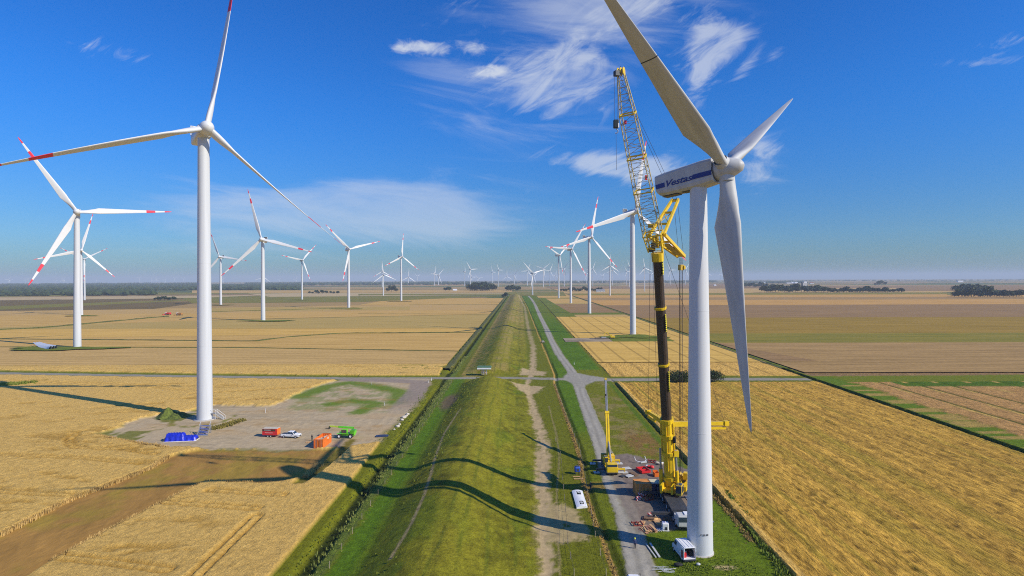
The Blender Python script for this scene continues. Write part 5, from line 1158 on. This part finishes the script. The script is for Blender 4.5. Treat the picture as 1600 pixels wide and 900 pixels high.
DKT=mat('mat_timber',(.20,.12,.07),.85,0,.3,2); RBR=mat('red_brown_steel',(.30,.06,.04),.6,0,.25,3)
def mats_stack(px,py,n,rz,label,m,L=2.2,w_=1.1):
    t=empty('timber_mats',at3(px,py),R(rz),label,'timber mats'); rr=random.Random(px)
    for i in range(n):
        o=MB(); [o.box((x_*w_/4-w_*.375,0,0),(w_/4-.03,L,.12)) for x_ in range(4)]; o=o.build('mat',m,t); o.location=(rr.uniform(-.12,.12),rr.uniform(-.15,.15),.08+.13*i); o.rotation_euler=(0,0,rr.uniform(-.12,.12))
mats_stack(991,742,2,20,'pair of dark timber mats on the hardstanding left of the red tray skip',DKT); mats_stack(1013,812,3,70,'dark timber mats stacked just above the orange timber pile',DKT,1.8); mats_stack(1028,818,2,10,'brown timber mats between the timber pile and the white tank',WOOD,1.6,.9)
mats_stack(1003,819,2,-25,'tilted brown timber mats at the road edge above the timber pile',WOOD,1.7,.8); mats_stack(1047,812,2,85,'dark timber mats under the front of the big crane',DKT,2.4,1.3)
def beam_rack(px,py,rz,label,m):
    t=empty('steel_rack',at3(px,py),R(rz),label,'rack')
    for y_ in (-.7,.7): MB().box((0,y_,.12),(1.9,.12,.24)).build('beam',m,t)
    for x_ in (-.8,0,.8): MB().box((x_,0,.32),(.12,1.7,.14)).build('beam',m,t)
    for x_ in (-.8,.8): MB().box((x_,-.7,.7),(.08,.08,.9)).build('upright',m,t)
beam_rack(1012,780,15,'red brown steel rack in the shade right of the striped boards',RBR); beam_rack(1019,722,-10,'red brown steel rack behind the pale bags',RBR); beam_rack(996,820,5,'dark red steel rack at the road edge left of the striped board',RBR)

# ------------------------------------------------------------ objects on the left pad
def tarp():
    x,y=G(284,688); t=empty('covered_load',(x,y,0),R(8),'long load under a shiny blue tarpaulin on the pad left of the steel steps','covered load')
    V=[];Fc=[];nx,ny=40,14; rr=random.Random(9)
    for j in range(ny+1):
        for i in range(nx+1):
            u,v=i/nx,j/ny; X_=-3.9+7.8*u; h=1.9 if u<.58 else 1.15; h*=min(1,u/.06+.25)*min(1,(1-u)/.05+.3); e=min(1,v/.22,(1-v)/.22); e=e*e*(3-2*e)
            Y_=-1.3+2.6*v; z=.06+h*e+.07*math.sin(i*1.7+j)+.05*rr.random(); V.append((X_+.1*math.sin(j*2.2),Y_*(1+.12*math.sin(i*.9)*(1-e)),max(.03,z)))
    for j in range(ny):
        for i in range(nx): k=j*(nx+1)+i; Fc.append((k,k+1,k+nx+2,k+nx+1))
    MB().add(V,Fc,0,True).build('tarpaulin',BLUET,t); m=MB(); m.line([(-4.0,-1.35,.06),(-2,-1.45,.06),(0,-1.38,.06),(2,-1.42,.06),(3.9,-1.3,.06),(4.0,1.2,.06)],.09,5); m.build('white_hem',WHT,t)
    MB().box((-3.9,.2,.4),(.5,2.2,.8)).build('pallet',mat('dark_timber2',(.12,.09,.06),.8,0,.2,2),t)
tarp()
def steps_thing():
    x,y=G(319,679); t=empty('steel_steps',(x,y,0),R(12),'grey steel steps with blue treads standing at the edge of the tower circle','steps')
    for sx in (-1,1): MB().bar((sx*1.3,-1.6,.3),(sx*1.3,1.6,2.4),.12,.45).bar((sx*1.3,1.6,2.4),(sx*1.3,1.6,0),.12,.2).build('stringer',STEEL,t); MB().tube((sx*1.3,1.6,2.4),(sx*1.3,1.6,3.4),.06,n=6).tube((sx*1.3,1.6,3.3),(sx*1.3,.2,2.5),.05,n=6).build('handrail',LGREY,t)
    for k in range(7): MB().box((0,-1.4+.45*k,.42+.295*k),(2.5,.4,.06)).build('tread',BLUEP,t)
    MB().box((0,-1.9,.22),(2.9,.5,.3)).build('foot_plate',STEEL,t)
steps_thing()
def entrance():
    t=empty('entrance_stairs',(TBX+2.1,TBY-.2,0),0,'white entrance stairs with railings at the foot of the big left tower','stairs')
    MB().box((.8,0,1.9),(1.5,1.2,.1)).build('landing',STEEL,t)
    for sy in (-1,1): MB().bar((1.5,sy*.6,1.9),(4.0,sy*.6,.1),.08,.25).build('stringer',LGREY,t); MB().line([(.1,sy*.6,3),(1.5,sy*.6,3),(4.0,sy*.6,1.1),(4.0,sy*.6,0)],.05,6).line([(1.5,sy*.6,3),(1.5,sy*.6,0)],.05,6).build('handrail',WHT,t)
    for k in range(8): MB().box((1.7+.29*k,0,1.75-.22*k),(.28,1.15,.04)).build('tread',STEEL,t)
entrance()
def heap():
    x,y=G(268,651); V=[];Fc=[];n=26; t=MB()
    for j in range(n+1):
        for i in range(n+1):
            u,v=i/n*2-1,j/n*2-1; h=max(0,1-abs(u+.25)*1.25-abs(v)*.85)*3.0; h=max(h,max(0,.75-(u-.4)**2*2-(v*.9)**2)*1.6); V.append((u*4.6,v*4.5,max(-.05,h+.25*math.sin(i*2.1)*math.sin(j*1.7)*min(1,h))))
    for j in range(n):
        for i in range(n): k=j*(n+1)+i; Fc.append((k,k+1,k+n+2,k+n+1))
    t.add(V,Fc,0,True); o=t.build('earth_heap',mat('weedy_earth',(.10,.13,.02),.95,0,.5,1.2,bump=.3)); o.location=(x,y,.02); tag(o,'overgrown pointed earth heap left of the big left tower','earth heap')
heap()
for i,(px,py,s_) in enumerate(((621,667,.9),(624,664,.6),(628,657,.8),(631,653,1.1),(634,651,.9),(637,648,.8),(616,672,.5))):
    bm=bmesh.new(); bmesh.ops.create_icosphere(bm,subdivisions=2,radius=s_*.75); rr=random.Random(i)
    for v in bm.verts: v.co*=rr.uniform(.75,1.15); v.co.z*=.6
    me=bpy.data.meshes.new('boulder'); bm.to_mesh(me); bm.free(); me.materials.append(STONE); o=link('boulder',me); o.location=at3(px,py,.2)
    tag(o,['flat pale boulder fifth from the top at the pad edge','small pale boulder fourth from the ground end at the pad edge','pale boulder in the middle of the row at the pad edge','biggest pale boulder near the top of the row at the pad edge','pale boulder second from the top of the row at the pad edge','topmost pale boulder of the row along the pad edge','smallest boulder at the lower end of the row along the pad edge'][i],'boulder','boulders along the pad edge')
o=MB().box((0,0,.12),(3.4,1.6,.2),0,0,.08).box((.2,.1,.27),(2.2,1.0,.15),0,0,.06).build('ground_sheet',NAVY); o.location=at3(597,682,.05); o.rotation_euler=(0,0,R(6)); tag(o,'flat dark blue folded sheet at the right edge of the gravel pad','folded sheet')
o=MB(); [o.box((0,.16*k,.06+.0*k),(1.3,.1,.1)) for k in range(5)]; [o.box((x_,.32,.13),(.1,.8,.04)) for x_ in (-.5,0,.5)]; o=o.build('pallet',WOOD); o.location=at3(481,692,.03); tag(o,'wooden pallet beside the person left of the orange container','pallet')
def post(px,py,h,label,r=.07,group='white marker posts'):
    x,y=G(px,py); t=empty('marker_post',(x,y,sag(x,y)),0,label,'post',group); MB().tube((0,0,0),(0,0,h),r,r,8).build('post',WHT,t); MB().tube((0,0,h-.25),(0,0,h-.12),r*1.15,r*1.15,8).build('reflector',BLK,t)
post(415,645,1.4,'white marker post at the upper edge of the pad near the big left tower'); post(581,601,1.2,'white marker post at the top of the green patch on the pad'); post(601,634,1.3,'white marker post at the right end of the green patch'); post(897,570,1.3,'white marker post in the bright grass right of the road fork',.12); post(669,598,1.1,'white marker post at the mouth of the pad road',.1); post(674,595,1.3,'white marker post beside another by the dyke cut',.12)
def hut():
    x,y=G(757,586); t=empty('shelter',(x,262.5,.6),R(-1),'small shelter with a green roof and white front on posts in the dyke gap','shelter')
    MB().prism([(-3.2,3.0),(-3.0,3.55),(3.0,3.55),(3.2,3.0)],-1.6,1.6).build('roof',mat('green_roof',(.09,.19,.10),.6,0,.1,2),t); MB().box((0,-1.65,2.72),(6.2,.1,.62)).build('fascia',WHT,t)
    for sx in (-.9,-.3,.3,.9): 
        for sy in (-1,1): MB().box((sx*1.1,sy*.9,1.35),(.18,.18,2.8)).build('post',LGREY,t)
    MB().box((0,.2,.55),(2.6,1.4,.3)).build('bench',WOOD,t)
hut()
def parked():
    x,y=G(848,536); t=empty('flatbed_trailer',(x,y,0),R(12),'small dark flatbed trailer parked beside the far gravel road','trailer')
    MB().box((0,0,.75),(1.9,4.0,.15)).box((0,-1.95,1.05),(1.9,.08,.5)).build('bed',mat('weathered_boards',(.25,.2,.18),.8,0,.2,2),t); MB().box((.2,.3,1.15),(1.2,1.6,.6),0,0,.08).build('load',LGREY,t); MB().bar((0,2,.7),(0,3.4,.5),.12).build('drawbar',GREYD,t)
    for sx in (-1,1): wheel(t,(sx*.95,-.2,.35),.35,.22)
parked()
# spare blades on the grass patch by the left turbine
for i,(px,lb) in enumerate(((79.5,'spare white turbine blade lying nearest in the grass at left'),(84,'spare white turbine blade lying between two others in the grass at left'),(88,'spare white turbine blade lying farthest in the grass at left'))):
    x,y=G(px,547.5-i*.5); o=link('spare_blade',BL_WH); o.matrix_world=Matrix.Translation((x,y,1.3))@Matrix.Rotation(R(-40),4,'Z')@Matrix.Rotation(R(-90.6),4,'Y')@Matrix.Rotation(R(62),4,'Z')@Matrix.Diagonal((.9,.9,.72,1)); tag(o,lb,'turbine blade','spare turbine blades in the grass')
def excavator():
    x,y=G(956,529.5); t=empty('excavator',(x,y,0),R(90),'small yellow excavator standing left of the tower behind the crane','excavator')
    for sx in (-1,1): MB().box((sx*1.1,0,.45),(.6,3.6,.85),0,0,.3).build('track',BLK,t)
    MB().box((0,-.4,1.5),(2.6,3.2,1.1),0,0,.15).build('body',YEL,t); c=MB().box((-.75,.7,2.4),(1.0,1.5,1.3),0,0,.12).build('cab',YEL,t); MB().box((-.75,1.48,2.5),(.8,.05,.9)).build('cab_window',GLASS,c)
    MB().bar((.3,.9,1.9),(.3,3.2,4.4),.45,.6).bar((.3,3.2,4.4),(.3,5.0,4.0),.4,.5).build('boom',YEL,t); MB().bar((.3,5.0,4.1),(.3,5.6,1.6),.35,.4).build('arm',YEL,t); MB().box((.3,5.4,1.1),(1.1,.9,.9),0,0,.1).build('bucket',GREYD,t)
excavator()
o=MB().box((0,0,.6),(9,1.6,.5),0,0,.1).box((1.5,0,1.1),(3.5,1.3,.6),0,1,.2).box((-6,.2,.4),(5,.5,.5),0,0).build('stacked_parts',[GREYD,LGREY]); o.location=at3(940,529.5,0); tag(o,'low grey stack of machine parts lying left of the small excavator','stack of parts')
def harvester(px,py,m,lb):
    x,y=G(px,py); t=empty('farm_machine',(x,y,sag(x,y)),R(80),lb,'farm machine'); MB().box((0,0,2.2),(2.8,6,2.2),0,0,.3).build('body',m,t); MB().box((0,3.4,2.6),(1.9,1.6,1.8),0,0,.2).build('cab',WHT,t); MB().box((0,5.2,.7),(6,1.4,.9)).build('header',m,t)
    for sx in (-1,1): wheel(t,(sx*1.4,1.8,.9),.9,.6); wheel(t,(sx*1.3,-2,.6),.6,.4)
harvester(263,492.5,RED2,'tiny red and white farm machine in the far left fields'); harvester(281,493,mat('dull_orange',(.4,.2,.06),.6),'tiny orange farm machine right of the red one in the far left fields')

# ------------------------------------------------------------ fence posts and wire on the verge
def fence(pts,label,h=1.1):
    t=empty('wire_fence',(0,0,0),0,label,'fence'); P_=[]
    for (x0,y0),(x1,y1) in zip(pts,pts[1:]):
        n=max(1,int(math.hypot(x1-x0,y1-y0)/4.5)); P_+=[(x0+(x1-x0)*i/n,y0+(y1-y0)*i/n) for i in range(n)]
    P_.append(pts[-1]); m=mat('fence_wood',(.36,.30,.22),.85,0,.2,3)
    for x,y in P_[:95]: MB().tube((x,y,-.3),(x,y,h),.05,.045,6).build('post',m,t)
    w_=MB()
    for z in (.5,.98): w_.line([(x,y,z) for x,y in P_[:95]],.012,3)
    w_.build('wire',ROPE,t)
fence(gp([(897,900),(887,850),(884,800),(879,750),(876,712),(868,690)]),'wire fence with thin posts on the grass right of the sandy path')
fence(gp([(947,900),(930,840),(921,790),(914,745),(905,700),(886,655),(868,604)]),'wire fence along the dry grass strip left of the gravel road')
fence([(-28.6+K*y,y) for y in range(76,245,12)],'wire fence with short posts along the reeds left of the dyke')

# ------------------------------------------------------------ reeds, weeds, rough tufts (uncountable)
def tufts(name,n,fs,fY,h0,h1,w_,blades,m,zf,seed,keep=None,lean=.35):
    rr=random.Random(seed); V=[];Fc=[]
    for _ in range(n):
        s=fs(rr);Y=fY(rr); 
        if keep and not keep(s,Y,rr): continue
        X=s+K*Y; z0=zf(s,Y); H=rr.uniform(h0,h1)
        for b in range(blades):
            a=rr.uniform(0,6.28); r=rr.uniform(0,.45)*min(1,H); x,y=X+r*math.cos(a),Y+r*math.sin(a); hh=H*rr.uniform(.7,1.1); l=rr.uniform(.05,lean)*hh; b2=rr.uniform(0,6.28); dx,dy=math.cos(b2),math.sin(b2); k=len(V); ww=w_*rr.uniform(.7,1.3)
            V+=[(x-dy*ww,y+dx*ww,z0),(x+dy*ww,y-dx*ww,z0),(x+dx*l*.35-dy*ww*.8,y+dy*l*.35+dx*ww*.8,z0+hh*.6),(x+dx*l*.35+dy*ww*.8,y+dy*l*.35-dx*ww*.8,z0+hh*.6),(x+dx*l,y+dy*l,z0+hh)]
            Fc+=[(k,k+1,k+3,k+2),(k+2,k+3,k+4)]
    me=bpy.data.meshes.new(name); me.from_pydata(V,[],Fc); me.materials.append(m); me.update(); o=link(name,me); o['kind']='stuff'; return o
def leafm(name,c,c2):
    m=mat(name,c,.7,0,.35,.25,col2=c2); return m
RD=leafm('reed_leaf',(.20,.26,.04),(.34,.37,.09)); WD=leafm('weed_leaf',(.15,.20,.016),(.24,.28,.03)); DRY=leafm('dry_grass',(.40,.27,.09),(.55,.38,.13)); GT=leafm('grass_blade',(.14,.22,.014),(.25,.31,.03)); WH=leafm('wheat_ear',(.50,.33,.10),(.66,.44,.15))
far_cut=lambda s,Y,rr:not(251<Y<270)
tufts('reeds',2300,lambda r:r.gauss(-30.3,.8),lambda r:66+(r.random()**.75)*260,0.2,.62,.03,7,RD,lambda s,Y:-.15,1,far_cut)
tufts('weeds',350,lambda r:r.uniform(-23,-17.4),lambda r:68+(r.random()**.8)*170,.2,.45,.08,6,WD,lambda s,Y:np.interp(s,[-24,-18.6,-16.6],[.2,3.25,3.8]),2,lambda s,Y,r:vn(np.array(s+K*Y),np.array(Y),5,77)>.45)
tufts('weeds',400,lambda r:r.gauss(-33.6,.45),lambda r:66+r.random()*180,.1,.35,.08,5,WD,lambda s,Y:-.1,3,far_cut)
tufts('dry_grass',2400,lambda r:r.gauss(0,.28),lambda r:80+r.random()*185,.25,.65,.06,6,DRY,lambda s,Y:0,4) if False else None
def along(xs,ys,sd):  return None
V=[]
def strip_tufts(name,L,n,sd,h0,h1,w_,m,seed,blades=6):
    rr=random.Random(seed); seg=[(a,b,math.hypot(b[0]-a[0],b[1]-a[1])) for a,b in zip(L,L[1:])]; tot=sum(s[2] for s in seg); pts=[]
    for _ in range(n):
        q=rr.random()*tot
        for a,b,l in seg:
            if q<l: break
            q-=l
        pts.append((a[0]+(b[0]-a[0])*q/l+rr.gauss(0,sd),a[1]+(b[1]-a[1])*q/l+rr.gauss(0,sd)))
    it=iter(pts); cur=[None]
    def fs(r): cur[0]=next(it); return cur[0][0]-K*cur[0][1]
    return tufts(name,n,fs,lambda r:cur[0][1],h0,h1,w_,blades,m,lambda s,Y:0.0,seed)
strip_tufts('dry_grass',gp(drypx[:10]),1500,.22,.15,.42,.045,DRY,11)
strip_tufts('weeds',gp([(1135,770),(1165,810),(1200,862),(1230,905)]),500,.5,.3,.7,.08,GT,12)
strip_tufts('weeds',gp([(322,672),(345,668),(378,657)]),420,.8,.3,.9,.10,leafm('yellow_weed',(.20,.17,.03),(.34,.28,.06)),13)
strip_tufts('weeds',gp([(1090,880),(1060,893),(1140,880),(1190,905)]),500,1.6,.1,.3,.04,GT,14)
strip_tufts('weeds',gp([(0,604),(30,603),(44,601)]),500,1.4,.6,1.8,.2,WD,15); strip_tufts('weeds',gp([(45,597),(75,596)]),160,.8,.4,1.0,.15,leafm('yellow_weed2',(.3,.2,.04),(.3,.25,.05)),16)
strip_tufts('weeds',gp([(596,690),(630,662),(668,612)]),300,.9,.1,.35,.06,GT,17)
strip_tufts('weeds',gp([(1112,773),(1150,815),(1175,850)]),260,.3,.2,.45,.05,DRY,18)
# ragged standing edge of the wheat along the cut strips
for k,L in enumerate(([(0,838),(110,782),(180,755),(235,733),(262,715)],[(500,728),(477,747)],[(393,758),(323,755),(300,765),(247,792),(165,835),(87,877)],[(160,683),(190,690),(262,701)],[(337,632),(400,627),(440,622),(500,600)])):
    strip_tufts('wheat_edge',gp(L),int(1300 if k in(0,2) else 450),.25,.55,1.0,.05,WH,30+k,5)

# ------------------------------------------------------------ trees, bushes, woods, farms
LEAF=leafm('tree_leaf',(.022,.045,.008),(.055,.085,.015)); LEAF2=leafm('dark_tree_leaf',(.018,.035,.010),(.04,.065,.014)); BARK=mat('bark',(.10,.075,.05),.9,0,.3,3,stretch=(1,1,.2))
def crown_mesh(name,rx,ry,h,z0,n,leaf,m,seed,lob=5):
    rr=random.Random(seed); lobes=[(rr.uniform(-.55,.55)*rx,rr.uniform(-.55,.55)*ry,z0+h*rr.uniform(.3,.72),rr.uniform(.45,.7)) for _ in range(lob)]; V=[];Fc=[]
    for _ in range(n):
        lx,ly,lz,lr=rr.choice(lobes); d=Vector((rr.gauss(0,1),rr.gauss(0,1),rr.gauss(0,1))).normalized()*(rr.random()**.35)
        p=Vector((lx+d.x*lr*rx,ly+d.y*lr*ry,max(z0*.9,lz+d.z*lr*h*.62))); a=Vector((rr.gauss(0,1),rr.gauss(0,1),rr.gauss(0,.7)+.6)).normalized(); u=a.orthogonal().normalized(); v=a.cross(u); s=leaf*rr.uniform(.6,1.4); k=len(V)
        V+=[p+u*s,p+v*s*.7,p-u*s,p-v*s*.7+a*s*.2]; Fc.append((k,k+1,k+2,k+3))
    me=bpy.data.meshes.new(name); me.from_pydata([tuple(v) for v in V],[],Fc); me.materials.append(m); me.update(); return me
def bush(px,py,r,label):
    x,y=G(px,py); t=empty('bush',(x,y,0),0,label,'bush','bushes by the cross road'); link('foliage',crown_mesh('foliage',r,r*.8,r*1.05,.1,3800,.22,LEAF,int(px),9),t)
    m=MB(); 
    for k in range(5): m.tube((0,0,0),(r*.4*math.cos(k*1.3),r*.4*math.sin(k*1.3),r*.6),.09,.03,6)
    m.build('stems',BARK,t)
bush(1062,597.5,5.0,'round dark bush at the field edge left of the near tower'); bush(1112,596.5,4.8,'round dark bush at the field edge right of the near tower')
TR=[crown_mesh('crown',4.2,4.2,8.5,2.6,500,.75,LEAF if i%2 else LEAF2,40+i,6+i) for i in range(4)]
tk=MB().tube((0,0,-.3),(.1,.1,4.2),.35,.22,8).tube((.1,.1,4),(1.3,.3,7),.2,.06,6).tube((.1,.1,4),(-1.1,.6,7.2),.18,.06,6).tube((.1,.1,4),(.2,-1,8),.18,.05,6); TK=tk.mesh('trunk',BARK)
def tree(px,py,sc,label,grp,kx=1.0,D=None):
    x,y=G(px,py) if D is None else ((px-800)*D/F,D)
    t=empty('tree',(x,y,sag(x,y)),random.uniform(0,6),label,'tree',grp); c=link('crown',random.choice(TR),t); c.scale=(sc*kx,sc*kx,sc); tr=link('trunk',TK,t); tr.scale=(sc,sc,sc)
for px,py,sc,lb in ((790,463.5,1.0,'dark tree at the end of the ditch left of the dyke'),(787,465,.75,'smaller dark tree just left of the one at the ditch end'),(612,455.5,2.1,'tall dark tree between two left group towers'),(606,456,1.2,'lower dark tree left of the tall one between two left group towers'),(619,456,1.1,'lower dark tree right of the tall one between two left group towers'),(696,455,1.2,'left one of two trees beside the tiny white farmhouse'),(703,455,1.5,'right one of two trees beside the tiny white farmhouse')):
    tree(px,py,sc,lb,'scattered trees on the plain',1.5)
rr=random.Random(21)
def row(x0,x1,py,n,sc,label,grp,dy=.4):
    for i in range(n):
        px=x0+(x1-x0)*(i+.5)/n+rr.uniform(-1,1); k=rr.uniform(.7,1.3); lb=label
        if i==n//2: k=1.5
        if i==n//4: k=1.42
        for j,w_ in ((0,'leftmost'),(1,'second from the left'),(n-1,'rightmost'),(n-2,'second from the right'),(n//2,'tallest, in the middle'),(n//4,'second tallest, left of the middle')):
            if i==j: lb=grp[0]+'; '+w_ if False else w_+' of the '+grp
        tree(px,py+rr.uniform(-dy,dy),sc*k,lb,grp,1.7)
row(735,771,454.5,16,2.0,'dark tree of the dense copse above the fields left of the dyke','trees of the copse')
row(791,812,454.5,8,1.3,'tree of the low clump beyond the end of the dyke','trees of the clump beyond the dyke')
row(875,945,455.5,16,1.0,'tree of the scattered hedge beyond the right turbine row','trees of the hedge beyond the turbine row')
row(1191,1290,457,22,1.55,'dark tree of the long tree belt around the grey silo','trees of the belt around the silo')
row(1290,1410,457.5,24,1.15,'dark tree of the low tree belt right of the silo','trees of the belt right of the silo')
row(1160,1215,449,12,1.4,'tree of the far belt left of the silo','trees of the far belt')
row(1490,1600,464.5,22,1.3,'dark tree of the near belt at the right edge','trees of the right edge belt'); row(1492,1545,457,10,1.5,'tree behind the near belt at the right edge','trees behind the right edge belt')
row(480,530,459,9,.7,'small tree of the sparse line in the left middle distance','small trees of the sparse line'); row(240,275,469.5,5,.6,'small bush tree of the short dark row in the left fields','bushes of the short dark row')
row(1365,1385,446,4,1.6,'tiny tree of the far dark row near the right horizon','trees of the far dark row')
def wood(name,x0,x1,yn,D0,D1,n,hgt,seed):
    """a far-off wood that reads as one mass"""
    rr=random.Random(seed); V=[];Fc=[]; bm=bmesh.new(); bmesh.ops.create_icosphere(bm,subdivisions=1,radius=1); bv=[v.co.copy() for v in bm.verts]; bf=[[v.index for v in f.verts] for f in bm.faces]; bm.free()
    for _ in range(n):
        D=D0*(D1/D0)**rr.random(); px=rr.uniform(x0,x1); X=(px-800)*D/F; r=rr.uniform(9,18)*(.7+.5*D/D1); h=hgt*rr.uniform(.6,1.15); z=sag(X,D); k=len(V)
        V+=[(X+v.x*r*rr.uniform(.8,1.2),D+v.y*r*.8*rr.uniform(.8,1.2),z+h*.45+v.z*h*.55*rr.uniform(.8,1.2)) for v in bv]; Fc+=[[i+k for i in f] for f in bf]
    me=bpy.data.meshes.new(name); me.from_pydata(V,[],Fc); me.materials.append(mat('woodland',(.035,.055,.018),.95,0,.5,.02)); me.update(); o=link(name,me); o['kind']='stuff'
wood('woodland',-60,240,0,1650,4200,1500,13,1); wood('woodland',200,470,0,2400,5200,1000,12,2); wood('woodland',380,760,0,4200,7500,900,16,3); wood('woodland',-60,330,0,4200,7500,900,18,4); wood('woodland',720,1120,0,5200,8000,700,15,5); wood('woodland',1150,1260,0,4300,6500,220,12,6); wood('woodland',1260,1700,0,6500,8500,160,10,7)
def farm(px,py,w_,l_,h,roofm,label,rz=0,wall=None,name='farmhouse'):
    x,y=G(px,py); t=empty(name,(x,y,sag(x,y)),rz,label,'building'); MB().box((0,0,h/2),(w_,l_,h)).build('wall',wall or WHT,t)
    rf=MB().prism([(-w_/2-.4,h),(w_/2+.4,h),(0,h+w_*.28)],-l_/2-.3,l_/2+.3).build('roof',roofm,t) if w_<l_ else MB().add([(-w_/2-.3,-l_/2-.4,h),(w_/2+.3,-l_/2-.4,h),(w_/2+.3,l_/2+.4,h),(-w_/2-.3,l_/2+.4,h),(-w_/2-.3,0,h+l_*.35),(w_/2+.3,0,h+l_*.35)],[(0,1,5,4),(2,3,4,5),(0,4,3),(1,2,5)]).build('roof',roofm,t)
    for sx in (-.3,0,.3): MB().box((w_*sx,-l_/2-.05,h*.5),(1.2,.08,1.3)).build('window',GLASS,t)
RR_=mat('red_tiles',(.30,.10,.06),.8,0,.1,2); GR_=mat('grey_roofing',(.25,.25,.26),.7,0,.1,2)
farm(711,454.6,14,9,4,WHT,'tiny white farmhouse left of the dark copse'); farm(1239,442.8,26,14,6,WHT,'tiny white farm building left of the silo, right one of a pair'); farm(1243.5,442.8,22,14,6,WHT,'tiny white farm building just left of the silo'); farm(1232,443,30,14,5,GR_,'tiny grey roofed farm building leftmost of the farm by the silo')
farm(1117,447,12,10,4,WHT,'tiny white house alone in the bare field left of the hanging blade'); farm(1190,442.5,60,16,6,GR_,'long pale greenhouse like barn left of the farm by the silo'); farm(1268,443.5,22,14,5,RR_,'tiny farm building just right of the silo'); farm(1500,441,40,16,6,WHT,'tiny white building alone near the right horizon'); farm(938,456.5,26,14,4,GR_,'tiny farm building beyond the right turbine row',wall=LGREY); farm(905,441,40,16,7,WHT,'tiny white building on the horizon beyond the turbine row')
def silo():
    x,y=G(1256.5,450.5); t=empty('silo',(x,y,sag(x,y)),0,'grey block shaped silo tower rising above the tree belt','silo'); MB().box((0,0,11),(17,14,22),0,0,.3).build('tower_block',LGREY,t); MB().box((2,0,24),(11,12,4.5),0,0,.2).build('head_house',WHT,t); MB().box((-8,-2,12),(4,8,24)).build('elevator_shaft',GREYD,t)
silo()
